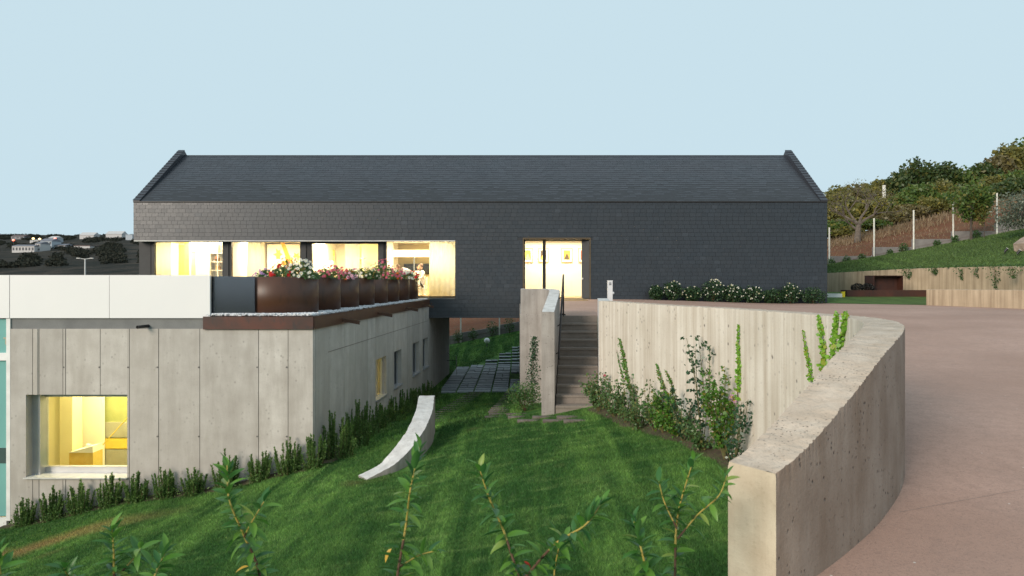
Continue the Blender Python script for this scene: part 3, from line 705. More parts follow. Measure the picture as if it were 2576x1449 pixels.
# top band, side wall with four openings
box('top_band', 'concrete_band', bl, XL, X_(513, FY), FY + .03, FY + .2, ZT, -.79)
wins = [(21.0, 22.3), (23.35, 24.5), (26.4, 27.7), (28.45, 29.6)]; sz0, sz1 = -3.42, -2.27
def side_seg(y0, y1, z0, z1, name='concrete_panel', mat='concrete_block', off=0.0, th=.35):
    return MB().prism([(sx(y0) + off - th, y0), (sx(y0) + off, y0), (sx(y1) + off, y1), (sx(y1) + off - th, y1)], z0, z1).build(name, mat, bl)
edges = [FY + .205]; 
for a, b in wins: edges += [a, b]
edges.append(35.3)
for k in range(0, len(edges), 2):
    y = edges[k]
    while y < edges[k + 1] - .05:
        y2 = min(y + random.uniform(.9, 1.25), edges[k + 1]); 
        if edges[k + 1] - y2 < .35: y2 = edges[k + 1]
        side_seg(y, y2 - .010, ZB, ZT if y > 16 else ZT, off=random.uniform(-.005, .0)); y = y2
for a, b in wins: side_seg(a, b, sz1, ZT); side_seg(a, b, ZB, sz0)
side_seg(FY + .205, 35.29, ZB, ZT - .02, 'backing_wall', 'joint_dark', off=-.02, th=.1) if False else None
# horizontal pour line on the side wall
MB().prism([(sx(16.6), 16.6), (sx(16.6) + .004, 16.6), (sx(29.5) + .004, 29.5), (sx(29.5), 29.5)], -1.62, -1.605).build('pour_line', 'joint_dark', bl)
for k, (a, b) in enumerate(wins):
    wn = MB().prism([(sx(a) - .22, a), (sx(a) - .18, a), (sx(b) - .18, b), (sx(b) - .22, b)], sz0, sz1).build('window', 'glass_clear' if k == 0 else 'far_window', bl)
    fr = MB()
    for y in (a + .03, (a + b) / 2, b - .03): fr.prism([(sx(y) - .17, y - .03), (sx(y) - .12, y - .03), (sx(y) - .12, y + .03), (sx(y) - .17, y + .03)], sz0 + .002, sz1 - .002)
    fr.build('frame', 'aluminium', wn)
    MB().prism([(sx(a) - .18, a - .03), (sx(a) + .05, a - .03), (sx(b) + .05, b + .03), (sx(b) - .18, b + .03)], sz0 - .04, sz0 + .001).build('sill', 'aluminium', wn)
# rear wall of the passage, deck, inner walls and floor
box('back_wall', 'concrete_block', bl, -16, sx(35.3) - .001, 35.3, 35.6, ZB, -1.6)
box('deck', 'concrete_band', bl, -13, -4.50, FY + .25, 29.7, -.98, -.80)
box('left_wall', 'concrete_block', bl, XL - 1.2, XL - 1.0, FY + .3, 29, ZB, -1.0)
# rust ledge with gravel
lg = thing('rust_ledge', (-4.6, 20, -1.02), 'rusty steel edging tray of white gravel along the terrace edge', 'edging')
x5 = X_(513, FY)
box('front_band', 'corten_band', lg, x5, -4.31, FY - .05, FY - .035, -1.03, -.757)
box('front_base', 'corten_band', lg, x5 + .002, -4.36, FY - .035, FY + .25, -1.028, -.86)
MB().prism([(sx(FY) + .025, FY - .05), (sx(FY) + .04, FY - .05), (sx(29.72) + .04, 29.72), (sx(29.72) + .025, 29.72)], -1.031, -.756).build('side_band', 'corten', lg)
MB().prism([(sx(FY) - 1.9, FY + .26), (sx(FY) + .02, FY + .26), (sx(29.7) + .02, 29.7), (sx(29.7) - 1.9, 29.7)], -1.0, -.84).build('tray', 'corten', lg)
for y in (17.6, 21.1, 25.0, 28.2):
    x = sx(y) + .04; sp = MB(); sp.prism([(x, y - .05), (x + .42, y - .05), (x + .42, y + .05), (x, y + .05)], [-.93, -.99, -.99, -.93], [-.915, -.975, -.975, -.915])
    sp.prism([(x, y - .065), (x + .42, y - .065), (x + .42, y - .052), (x, y - .052)], [-.97, -1.05, -1.05, -.97], [-.9, -.96, -.96, -.9])
    sp.build('water_spout', 'corten', lg)
def gravel():
    n = 5200; C = []
    a = np.stack([rng.uniform(x5 + .05, -4.36, n), rng.uniform(FY - .02, FY + .55, n)], 1)
    y = FY + .1 + rng.uniform(0, 1, 9000) ** 1.3 * 14.0; b = np.stack([sx(y) - .02 - rng.uniform(0, 1, 9000) ** 1.2 * .75, y], 1)
    C = np.concatenate([a, b]); n = len(C); z = -.752 + rng.uniform(0, .04, n); z[:5200] += .012
    base = np.array([(1, 0, 0), (-.5, .86, 0), (-.5, -.86, 0), (0, 0, .8), (0, 0, -.8)]); tri = np.array([(0, 1, 3), (1, 2, 3), (2, 0, 3), (1, 0, 4), (2, 1, 4), (0, 2, 4)])
    A_, B_ = rand_rot(n); Cc = np.cross(A_, B_); s = rng.uniform(.014, .03, (n, 1, 1))
    V = (base[None, :, 0:1] * A_[:, None] + base[None, :, 1:2] * B_[:, None] + base[None, :, 2:3] * Cc[:, None]) * s
    V += np.concatenate([C, z[:, None]], 1)[:, None]
    Fc = (tri[None] + (np.arange(n) * 5)[:, None, None]).reshape(-1, 3)
    raw_mesh('white_gravel', V.reshape(-1, 3), Fc, 'gravel', kind='stuff', label='white gravel spread round the feet of the rusty planters')
gravel()
# white parapet panels, dark glass panel
PY = FY - .02; zp0, zp1 = -.792, .118
pr = thing('parapet_panels', (-8, PY, zp0), 'white flat panel parapet along the left edge of the roof terrace', 'parapet')
for a, b in ((-340, 23), (25, 274.4), (275.6, 528)):
    box('panel', 'white_panel', pr, X_(a, PY), X_(b, PY), PY, PY + .06, zp0, zp1)
box('backing', 'joint_dark', pr, X_(-340, PY) + .01, X_(528, PY) - .012, PY + .062, PY + .10, zp0 + .01, zp1 - .012)
dg = thing('glass_balustrade', (-6.1, FY + .1, -.75), 'dark tinted glass panel between the white parapet and the first planter', 'balustrade')
box('pane', 'glass_dark', dg, X_(530, FY + .1), X_(640, FY + .1), FY + .1, FY + .12, -.78, Z_(695, FY + .1))
box('edge_strip', 'aluminium', dg, X_(528.4, FY + .1), X_(530, FY + .1), FY + .09, FY + .13, -.78, Z_(694, FY + .1))
box('backing_sheet', 'smoked_sheet', dg, X_(531, FY + .1), X_(640, FY + .1), FY + .125, FY + .14, -.78, Z_(696, FY + .1))
# drain pipe
dp = thing('drain_pipe', (X_(362, FY), FY, -.95), 'short dark drain pipe poking out of the concrete under the white parapet', 'pipe')
xx, zz = X_(374, FY), Z_(820, FY); m = MB(); m.tube([(xx, FY + .1, zz), (xx - .11, FY - .25, zz - .01)], .034, 12, cap=False); m.tube([(xx, FY + .1, zz), (xx - .105, FY - .23, zz - .01)], .026, 12); m.build('pipe', 'black_plastic', dp)
# teal glass front at far left
tg = thing('glazed_front', (XL - .6, FY, -5.2), 'white framed teal glass front at the left edge of the block', 'window')
xr_ = X_(22, FY)
box('pane', 'teal_frost', tg, -13, X_(16, FY), FY + .06, FY + .08, Z_(888, FY), Z_(803, FY)); box('pane', 'teal_frost', tg, -13, X_(19, FY), FY + .06, FY + .08, Z_(1300, FY), Z_(908, FY))
box('grey_band', 'teal_dark', tg, -13, X_(19, FY), FY + .05, FY + .058, Z_(1167, FY), Z_(1128, FY))
box('frame_post', 'white_paint', tg, X_(15.5, FY), XL - .005, FY + .0, FY + .1, Z_(1310, FY), Z_(801.5, FY))
box('transom', 'white_paint', tg, -13, X_(15.5, FY), FY + .005, FY + .1, Z_(907, FY), Z_(888, FY)); box('bottom_rail', 'white_paint', tg, -13, X_(15.5, FY), FY + .005, FY + .1, Z_(1326, FY), Z_(1303, FY))
nm = MB(); nm.box(X_(8.5, FY), X_(11.5, FY), FY + .052, FY + .058, Z_(867, FY), Z_(849, FY)); nm.box(X_(4, FY), X_(8.5, FY), FY + .052, FY + .058, Z_(853, FY), Z_(849, FY)); nm.build('number_mark', 'grey_paint', tg)
# front window: frame, pane, sill, room
wn = thing('square_window', ((wx0 + wx1) / 2, FY + .4, wz0), 'square aluminium framed window glowing yellow in the concrete wall', 'window')
gy = FY + .45; gx0 = X_(118, gy); gz1, gz0 = Z_(997, gy), Z_(1172, gy)
box('pane', 'glass_clear', wn, gx0, wx1 + .3, gy, gy + .012, gz0, gz1)
box('frame', 'aluminium', wn, wx0 - .02, gx0 - .0, gy - .06, gy + .06, wz0, wz1); box('frame', 'aluminium', wn, gx0, wx1 + .3, gy - .06, gy + .06, wz0, gz0); box('frame', 'aluminium', wn, gx0, wx1 + .3, gy - .06, gy + .06, gz1, wz1)
box('frame', 'aluminium', wn, X_(84, gy - .2), X_(104, gy - .2), gy - .24, gy - .061, wz0, wz1)
box('gasket', 'bronze_frame', wn, gx0 - .10, gx0 - .005, gy - .075, gy - .061, gz0, gz1)
box('sill', 'pale_metal', wn, X_(62, FY), wx1 + .01, FY - .06, gy - .062, wz0 - .005, wz0 + .022)
rm = [(-11.6, -6.6), (gy + .07, 20.2), (-5.0, -2.0)]
box('room_back_wall', 'interior_white', bl, -11.6, -6.6, 20.2, 20.3, -5.0, -2.0); box('room_floor', 'interior_floor', bl, -11.6, -6.6, gy + .07, 20.2, -5.1, -5.0)
box('room_ceiling', 'interior_white', bl, -11.6, -6.6, gy + .07, 20.2, -2.0, -1.9); box('room_side_wall', 'interior_yellow', bl, -11.65, -11.6, gy + .07, 20.2, -5, -2); box('room_side_wall', 'interior_white', bl, -6.6, -6.55, gy + .07, 20.2, -5, -2)
# things inside the square window room
box('room_partition', 'interior_yellow', bl, X_(150, 17.6), X_(182, 17.6), 17.6, 18.0, -5, -2.0)
box('room_partition', 'interior_white', bl, X_(184, 18.3), X_(257, 18.3), 18.3, 18.42, -5, -2.0)
gp = thing('reflection_panel', (X_(295, 18.5), 18.5, -5), 'tall olive green panel painted as a reflection at the right of the square window room', 'panel')
box('panel', 'interior_green', gp, X_(258, 18.5), X_(345, 18.5), 18.5, 18.54, -5, -2.0)  # panel and bands paint the hill view mirrored in the window glass
for (a, b, c, d, mt) in ((258, 345, 1062, 1100, 'grey_paint'), (258, 345, 1103, 1130, 'yellow_paint'), (266, 345, 1128, 1180, 'grey_paint')):
    box('reflection_band', mt, gp, X_(a, 18.48), X_(b, 18.48), 18.46, 18.498, Z_(d, 18.48), Z_(c, 18.48))
hrail = MB(); p, q = P(258, 1120, 17.9), P(335, 1035, 17.9); hrail.tube([p, q], .012, 8); hrail.build('mirrored_handrail', 'yellow_paint', base=p, label='slanting yellow handrail standing for a reflection in the square window', cat='handrail')  # tube added for the stair rail in the same painted reflection
cb = thing('cabinet', (X_(204, 17.3), 17.3, -5), 'low yellow lit cabinet standing inside the square window', 'cabinet')
box('body', 'gold', cb, X_(174, 17.3), X_(234, 17.3), 17.3, 17.7, -5, Z_(1139, 17.3)); MB().prism([(X_(174, 17.3), 17.29), (X_(234, 17.3), 17.29), (X_(234, 17.3), 17.7), (X_(174, 17.3), 17.7)], Z_(1138.8, 17.3), [Z_(1138, 17.3), Z_(1122, 17.3), Z_(1122, 17.3), Z_(1138, 17.3)]).build('top', 'interior_white', cb)
kk = P(222, 1122, 17.45); MB().lathe(kk, [(.03, 0), (.07, .01), (.07, .03), (.02, .06)], 12).build('white_bowl', 'furniture_white', base=kk, label='small white bowl on the yellow cabinet', cat='bowl', smooth=True)
# lit room behind the first side window
box('room_back_wall', 'interior_yellow', bl, -7.2, -7.1, 20.5, 23.0, -4.6, -1.9); box('room_side_wall', 'interior_yellow', bl, -7.1, sx(22.6) - .36, 22.75, 22.8, -4.6, -1.9); box('room_side_wall', 'interior_yellow', bl, -7.1, sx(20.6) - .36, 20.5, 20.55, -4.6, -1.9)
box('room_ceiling', 'interior_yellow', bl, -7.1, sx(20.6) - .36, 20.56, 22.74, -1.96, -1.9); box('room_floor', 'interior_yellow', bl, -7.1, sx(20.6) - .36, 20.56, 22.74, -4.6, -4.5)
def area(name, loc, sx_, sy_, power, col=(1.0, .85, .54), rot=(0, 0, 0)):
    l = bpy.data.lights.new(name, 'AREA'); l.shape = 'RECTANGLE'; l.size = sx_; l.size_y = sy_; l.energy = power; l.color = col
    o = bpy.data.objects.new(name, l); COL.objects.link(o); o.location = loc; o.rotation_euler = rot; return o
area('ceiling_light', (-9.2, 17.6, -2.05), 2.6, 1.6, 200, (1.0, .86, .42)); area('ceiling_light', (-5.6, 21.7, -2.0), .8, .8, 45, (1.0, .82, .25))

# ================================================================ slate house
HF, HR, HB = 29.8, 33.78, 37.76
HX0, HX1 = X_(336, HF), X_(2081, HF); ZE, ZR = 3.22, 5.73; ZS = -1.51; WH = Z_(605, HF); FLZ = -0.70
DX0, DX1, DZ1 = X_(1318, HF), X_(1483, HF), Z_(600.5, HF); WX1 = X_(1145, HF)
ho = thing('slate_house', ((HX0 + HX1) / 2, HF, ZS), 'long dark slate clad house with pitched slate roof and lit windows', 'house')
fw = MB(); fw.box(HX0, HX1, HF, HF + .3, DZ1, ZE - .02); fw.box(WX1, DX0, HF, HF + .3, ZS, DZ1); fw.box(DX1, HX1, HF, HF + .3, ZS, DZ1)
fw.box(HX0, WX1, HF + .001, HF + .3, WH, DZ1); fw.box(-9, WX1, HF, HF + .3, ZS, FLZ - .03); fw.box(DX0, DX1, HF, HF + .3, ZS, -.76)
front = fw.build('front_wall', 'slate_backing', ho)
# --- slates on the facade: 300 single ones, the rest joined
SW, SH = .25, .16
def slate_verts(x0, x1, z0, z1, y=HF, ov=-.001):
    z0 = z0 + .0045
    return [(x0, y - .014, z0), (x1, y - .014, z0), (x1, y - .004, z1 + ov), (x0, y - .004, z1 + ov), (x0, y - .002, z0), (x1, y - .002, z0), (x1, y - .001, z1 + ov), (x0, y - .001, z1 + ov)]
SF = [(0, 1, 2, 3), (4, 5, 1, 0), (0, 3, 7, 4), (1, 5, 6, 2)]
sv = MB(); sv.add(slate_verts(-SW / 2 + .004, SW / 2 - .004, 0, SH, 0.0), SF)
sme = bpy.data.meshes.new('slate'); sme.from_pydata(sv.v, [], sv.f); sme.materials.append(MATS['slate_wall'])
rest = MB(); single = 0
nrow_up = int((ZE - .06 - WH) / SH) + 1; nrow_dn = int((WH - ZS) / SH) + 1
for row in range(-nrow_dn, nrow_up):
    z0 = WH + row * SH; z1 = min(z0 + SH, ZE - .05)
    z0 = max(z0, ZS)
    if z1 - z0 < .02: continue
    if row >= 0: ivs = [(HX0, HX1)]
    else: ivs = [(WX1, DX0 - .045), (DX1 + .045, HX1)]
    if z1 <= FLZ - .02: ivs = [(-6.0, HX1)]
    for a, b in ivs:
        x = a - (SW * .5 if row % 2 else 0) + random.uniform(-.02, .02)
        while x < b - .01:
            wv = SW + random.uniform(-.018, .018) * (1 if row >= 0 else 1)
            xa, xb = max(a, x), min(b, x + wv); x += wv
            if xb - xa < .02: continue
            za = z0
            if row == 0 and xb > DX0 - .045 and xa < DX1 + .045: za = DZ1 + .045
            if row >= 0 and row < 10 and single < 300 and xa > HX0 + .01 and xa < HX0 + 30.2 * SW and xb - xa > .2 and za == z0:
                inst(sme, 'slate', front, ((xa + xb) / 2, HF - random.uniform(0, .003), z0), (random.uniform(-.003, .003), random.uniform(-.008, .008), 0), ((xb - xa) / SW, 1, (z1 - z0) / SH)); single += 1
            else:
                rest.add(slate_verts(xa + .004, xb - .004, za, z1, HF - random.uniform(0, .003)), SF)
rest.build('facade_slates', 'slate_wall', ho, kind='stuff')
# --- roof
sl_ = Vector((0, HR - HF, ZR - ZE)); L_ = sl_.length; u_ = sl_ / L_; nrm = Vector((0, -u_.z, u_.y))
rf = MB(); rf.add([(HX0 + .01, HF - .02, ZE), (HX1 - .01, HF - .02, ZE), (HX1 - .01, HR, ZR), (HX0 + .01, HR, ZR), (HX1 - .01, HB + .02, ZE), (HX0 + .01, HB + .02, ZE)], [(0, 1, 2, 3), (3, 2, 4, 5)])
rf.add([(HX0 + .01, HF, ZE - .15), (HX1 - .01, HF, ZE - .15), (HX1 - .01, HR, ZR - .15), (HX0 + .01, HR, ZR - .15), (HX1 - .01, HB, ZE - .15), (HX0 + .01, HB, ZE - .15)], [(3, 2, 1, 0), (5, 4, 2, 3)])
roof = rf.build('roof', 'slate_backing', ho)
rs = MB(); eh = .205; nr = int(L_ / eh) + 1
for r_ in range(nr):
    a0 = r_ * eh - .02; a1 = min(a0 + eh, L_)
    x = HX0 + .25 - (.15 if r_ % 2 else 0)
    while x < HX1 - .25:
        wv = random.uniform(.22, .36); xb = min(x + wv, HX1 - .25); h = random.uniform(.008, .014)
        def q(xx, s, o): p = Vector((xx, HF, ZE)) + u_ * s + nrm * o; return (p.x, p.y, p.z)
        rs.add([q(x + .003, a0, h), q(xb - .003, a0, h), q(xb - .003, a1 + .015, .004), q(x + .003, a1 + .015, .004), q(x + .003, a0, .001), q(xb - .003, a0, .001), q(xb - .003, a1, .001), q(x + .003, a1, .001)], SF); x += wv
rs.build('roof_slates', 'slate_roof', ho, kind='stuff')
MB().tube([(HX0 + .2, HR, ZR + .005), (HX1 - .2, HR, ZR + .005)], .03, 8).build('ridge_cap', 'slate_backing', ho)
box('eave_trim', 'black_frame', ho, HX0, HX1, HF - .045, HF + .02, ZE - .055, ZE - .005)
for s, xo in ((1, HX0), (-1, HX1)):
    xi = xo + s * .25
    m = MB(); ya = HF - .02; pr_ = [(ya, ZE), (ya, ZE + .03), (HR, ZR + .26), (HB, ZE + .03), (HB, ZE)]
    m.add([(xo, y, z) for y, z in pr_] + [(xi, y, z) for y, z in pr_], [(0, 1, 2, 3, 4) if s > 0 else (4, 3, 2, 1, 0), (9, 8, 7, 6, 5) if s > 0 else (5, 6, 7, 8, 9)] + [((i + 1) % 5, i, 5 + i, 5 + (i + 1) % 5) if s > 0 else (i, (i + 1) % 5, 5 + (i + 1) % 5, 5 + i) for i in range(5)])
    vg = m.build('verge', 'slate_roof', ho)
    n_ = 20; st_ = Vector((0, HR - ya, ZR + .26 - ZE - .03)); dl = st_ / n_
    for k in range(n_):
        p0 = Vector((0, ya, ZE + .032)) + dl * k; p1 = p0 + dl * 1.06; up_ = Vector((0, -dl.z, dl.y)).normalized(); cm = MB()
        a, b = min(xo, xi) - .02, max(xo, xi) + .02; lo, hi = up_ * .026, up_ * .004
        cm.add([(a, *(p0 + lo)[1:]), (b, *(p0 + lo)[1:]), (b, *(p1 + hi)[1:]), (a, *(p1 + hi)[1:]), (a, *(p0 - up_ * .01)[1:]), (b, *(p0 - up_ * .01)[1:]), (b, *(p1 - up_ * .01)[1:]), (a, *(p1 - up_ * .01)[1:])],
               [(0, 1, 2, 3), (4, 5, 1, 0), (0, 3, 7, 4), (1, 5, 6, 2), (2, 6, 7, 3)])
        cm.build('verge_slate', 'slate_roof', vg)
    gw = MB(); y0 = HF + (.46 if s > 0 else .301); g_ = [(y0, ZS if s < 0 else FLZ), (HB, ZS if s < 0 else FLZ), (HB, ZE), (HR, ZR), (y0, ZE + (y0 - HF) * .63 - .02)]
    xa, xb = (xo, xo + .25) if s > 0 else (xo - .25, xo)
    gw.add([(xa, y, z) for y, z in g_] + [(xb, y, z) for y, z in g_], [(0, 1, 2, 3, 4)[::-1], (5, 6, 7, 8, 9)] + [(i, (i + 1) % 5, 5 + (i + 1) % 5, 5 + i) for i in range(5)])
    gw.build('gable_wall', 'slate_dark', ho)
# --- shell
WY = HF + .43
box('soffit', 'slate_dark', ho, -16 if False else -6, .05, HF + .301, HB, ZS, ZS + .1)
box('floor_slab', 'interior_floor', ho, HX0 + .25, HX1 - .26, HF + .301, HB, FLZ - .12, FLZ)
box('back_wall', 'slate_dark', ho, HX0, HX1, HB, HB + .3, ZS, ZE - .02)
box('passage_wall', 'concrete_grey', ho, .06, .36, HF + .301, HB, -4.6, ZS - .001)
box('ceiling', 'interior_white', ho, HX0 + .26, HX1 - .26, WY + .12, HB - .01, 1.78, 1.9)
box('recess_soffit', 'bronze_frame', ho, HX0 + .01, WX1 - .001, HF + .301, WY + .1, WH + .03, WH + .06)
box('recess_trim', 'pale_metal', ho, HX0 + .02, WX1, HF - .012, HF + .02, WH - .035, WH + .005)
box('recess_sill', 'grille_dark', ho, -15, WX1 - .01, HF - .03, WY + .2, FLZ - .06, FLZ - .01)
box('corner_cheek', 'slate_dark', ho, WX1 + .001, WX1 + .3, HF + .301, WY + .12, FLZ, WH)
# --- four big windows and their slate piers
def W(px): return X_(px, WY)
zt = Z_(609, WY)
box('pier', 'slate_dark', ho, W(350), W(379), WY, WY + .3, FLZ, WH + .03)
for a, b in ((560, 575), (755, 770), (951, 965)): box('pier', 'slate_dark', ho, W(a), W(b), WY - .02, WY + .25, FLZ, WH + .03)
for k, (a, b, lf, top) in enumerate(((379, 560, 388, 609), (575, 755, 582, 609), (770, 951, 784, 613), (965, 1148, 972, 607.5))):
    wd = box('window', 'glass_clear', ho, W(lf), W(b), WY + .10, WY + .112, FLZ + .06, Z_(top, WY))
    box('frame', 'black_frame', wd, W(a), W(lf), WY + .02, WY + .16, FLZ, WH + .03); box('frame', 'black_frame', wd, W(lf), W(b), WY + .02, WY + .16, Z_(top, WY), WH + .03)
    box('frame', 'black_frame', wd, W(lf), W(b), WY + .02, WY + .16, FLZ - .005, FLZ + .06)
# --- rooms
def IW(px0, px1, Y, mat='interior_white', name='room_wall', z0=FLZ, z1=1.78, th=.1): return box(name, mat, ho, X_(px0, Y), X_(px1, Y), Y, Y + th, z0, z1)
IW(503, 1000, 35.2); IW(960, 1310, 36.4)
for px, Y in ((575, 31.2), (768, 31.2)): box('room_wall', 'interior_white', ho, W(px) - .05, W(px) + .05, WY + .26, 35.2, FLZ, 1.78)
box('room_wall', 'interior_white', ho, W(958) - .05, W(958) + .05, WY + .26, 33.0, FLZ, 1.78)
box('room_wall', 'interior_white', ho, HX0 + .26, HX0 + .34, WY + .31, 35.2, FLZ, 1.78); box('room_wall', 'interior_white', ho, -.9, -.8, HF + .31, 36.4, FLZ, 1.78)
IW(492, 527, 32.0); IW(433, 437, 32.6); IW(476, 481, 32.6)
def curtain(px0, px1, Y, label, z1=1.70):
    xa, xb = X_(px0, Y), X_(px1, Y); n = max(12, int((xb - xa) / .035)); m = MB()
    xs_ = np.linspace(xa, xb, n); yy = Y + .012 * np.sin(np.arange(n) * 1.05) + .008 * np.sin(np.arange(n) * .37)
    for x, y in zip(xs_, yy): m.v += [(x, y, FLZ + .02), (x, y, z1)]
    for i_ in range(n - 1): m.f.append((2 * i_, 2 * i_ + 2, 2 * i_ + 3, 2 * i_ + 1))
    o = m.build('curtain', 'curtain', base=((xa + xb) / 2, Y, FLZ), smooth=True, label=label, cat='curtain', group='curtains in the long window row')
    md = o.modifiers.new('thickness', 'SOLIDIFY'); md.thickness = .004
curtain(390, 431, 30.75, 'pale curtain at the left end of the leftmost lit window')
curtain(622, 658, 30.9, 'pale curtain inside the second lit window from the left')
curtain(868, 905, 30.8, 'pale curtain inside the third lit window from the left')
curtain(1080, 1146, 30.7, 'wide pale curtain at the right end of the window row')
# door, picture panels
ip = thing('interior_door', (X_(486, 32.5), 32.5, FLZ), 'olive green door seen through the leftmost lit window', 'door')
box('leaf', 'door_olive', ip, X_(481, 32.5), X_(492, 32.5), 32.5, 32.55, FLZ, Z_(633, 32.5)); 
box('lintel', 'interior_white', ip, X_(479, 32.5), X_(494, 32.5), 32.45, 32.56, Z_(632.8, 32.5), 1.77)
wp = thing('wall_panel', (X_(456, 33.0), 33, -.2), 'large yellow picture panel behind the curtain of the leftmost lit window', 'picture')
box('canvas', 'yellow_paint', wp, X_(438, 33), X_(464, 33), 33.0, 33.03, -.25, 1.6); box('frame', 'gold', wp, X_(464, 33), X_(476, 33), 33.0, 33.02, -.6, 1.7)
IW(430, 482, 33.05, 'interior_yellow')
# bookshelf
bs = thing('bookshelf', (X_(545, 32.2), 32.2, FLZ), 'white bookshelf with a few books beside the first dark pier', 'bookshelf')
xa, xb = X_(528, 32.2), X_(562, 32.2)
box('back_panel', 'furniture_white', bs, xa, xb, 32.5, 32.53, FLZ, 1.75)
for x in (xa, (xa * .45 + xb * .55), xb): box('upright', 'furniture_white', bs, x - .015, x + .015, 32.2, 32.5, FLZ, 1.75)
for z in (-.3, .1, .45, .82, 1.2): box('shelf', 'furniture_white', bs, xa, xb, 32.205, 32.495, z - .015, z + .015)
nb = 0
for (px, pyb, pyt, wpx, mt, nm_) in ((526, 652, 640, 3, 'furniture_dark', 'dark'), (542, 650, 637, 5, 'book_red', 'red'), (546.5, 650, 640, 3, 'book_brown', 'brown'), (541, 664, 657, 5, 'book_brown', 'brown'), (545, 660, 655, 4, 'book_ochre', 'ochre'), (543, 686, 675, 6, 'book_ochre', 'ochre'), (549, 686, 677, 3, 'book_brown', 'brown')):
    zb_ = min((-.285, .115, .465, .835, 1.215), key=lambda z: abs(z - Z_(pyb, 32.25))); nb += 1
    box('book', mt, None, X_(px, 32.25), X_(px + wpx, 32.25), 32.25, 32.45, zb_, zb_ + (pyb - pyt) * 32.25 / F, base=(X_(px, 32.25), 32.3, zb_), cat='book', group='books on the white bookshelf',
        label=f'{nm_} book on the white bookshelf, {["topmost left","second shelf, leftmost","second shelf, next to the red book","third shelf left","third shelf right","fourth shelf, thick one","fourth shelf, thin one"][nb-1]}')
# big orange abstract canvas in the second window
def splash(name, parent, mat, cx, cy, Y, rx, ry, spikes, seed):
    rd = random.Random(seed); pts = []
    for k in range(spikes * 2):
        a = math.pi * k / spikes; q_ = rd.uniform(.75, 1.1) if k % 2 == 0 else rd.uniform(.38, .62); pts.append((X_(cx + math.cos(a) * rx * q_, Y), Y, Z_(cy + math.sin(a) * ry * q_, Y)))
    m = MB(); n = len(pts); m.add(pts + [(x, Y - .012, z) for x, y, z in pts], [tuple(range(n)), tuple(range(2 * n - 1, n - 1, -1))] + [(i_, (i_ + 1) % n, n + (i_ + 1) % n, n + i_) for i_ in range(n)])
    return m.build(name, mat, parent)
cv = thing('abstract_canvas', (X_(718, 34.4), 34.4, -.2), 'large abstract canvas with orange splash in the second lit window', 'painting')
box('canvas', 'interior_white', cv, X_(672, 34.4), X_(762, 34.4), 34.4, 34.45, -.4, 1.7)
splash('orange_patch', cv, 'orange_paint', 724, 662, 34.395, 22, 16, 7, 3); splash('yellow_patch', cv, 'yellow_paint', 700, 640, 34.394, 12, 18, 6, 9); splash('yellow_patch', cv, 'yellow_paint', 746, 646, 34.393, 11, 12, 6, 12)
st3 = MB(); st3.add([tuple(P(706, 611, 34.39)), tuple(P(716, 611, 34.39)), tuple(P(732, 652, 34.39)), tuple(P(722, 656, 34.39))], [(3, 2, 1, 0)]); st3.build('orange_streak', 'orange_paint', cv)
# third window: ochre picture, white lamp shade, shelf wall
op = thing('ochre_picture', (X_(818, 34.5), 34.5, 0), 'large ochre textured picture in the third lit window', 'picture')
box('canvas', 'abstract_print', op, X_(786, 34.5), X_(842, 34.5), 34.5, 34.54, -.35, 1.45)
so_ = thing('white_sofa', (X_(812, 33.5), 33.5, FLZ), 'white sofa back seen through the third lit window', 'sofa')
box('back', 'furniture_white', so_, X_(784, 33.5), X_(838, 33.5), 33.5, 33.7, FLZ, Z_(656, 33.5)); box('seat', 'furniture_white', so_, X_(784, 33.5), X_(838, 33.5), 32.8, 33.5, FLZ, -.25)
IW(905, 953, 33.9, 'interior_yellow')
ws = thing('wall_shelf_unit', (X_(910, 33.2), 33.2, FLZ), 'narrow cream shelf unit in the third lit window', 'shelf')
box('upright', 'interior_yellow', ws, X_(903, 33.2), X_(905, 33.2), 33.2, 33.6, FLZ, 1.6)
for z in (-.2, .2, .6, 1.0): box('shelf', 'interior_yellow', ws, X_(905, 33.2), X_(915, 33.2), 33.2, 33.6, z, z + .03)
# fourth window: cove light, dark screen, wall strip, post
cl = thing('cove_light', (X_(1050, 34.0), 34.0, 1.3), 'long glowing cove light under the ceiling of the right lit window', 'light')
box('strip', 'lamp_strip', cl, X_(965, 34), X_(1140, 34), 34.0, 34.2, Z_(645, 34), Z_(632, 34))
box('strip_housing', 'interior_white', cl, X_(965, 34), X_(1140, 34), 34.21, 34.5, Z_(646, 34), Z_(628, 34))
IW(965, 1140, 36.0, 'interior_yellow')
sc_ = thing('wall_screen', (X_(985, 35.5), 35.5, -.3), 'small dark screen beside the right dark pier', 'screen')
box('screen', 'dark_screen', sc_, X_(968, 35.5), X_(1000, 35.5), 35.5, 35.55, Z_(690, 35.5), Z_(661, 35.5))
dk = thing('dark_picture', (X_(1060, 35.8), 35.8, 0), 'wide dark picture on the rear wall of the right lit window', 'picture')
box('canvas', 'dark_screen', dk, X_(1016, 35.8), X_(1100, 35.8), 35.8, 35.85, Z_(690, 35.8), Z_(664, 35.8))
MB().tube([P(1041.5, 745, 33.0), P(1041.5, 633, 33.0)], .03, 8).build('floor_lamp_pole', 'grille_dark', base=P(1041.5, 745, 33.0), label='thin dark vertical pole standing in the right lit room', cat='pole')
for x, y, p_ in ((-14, 32.0, 330), (-11.3, 32.4, 300), (-7.9, 32.2, 310), (-3.7, 31.9, 330)): area('ceiling_light', (x, y, 1.72), 1.8, 1.8, p_)
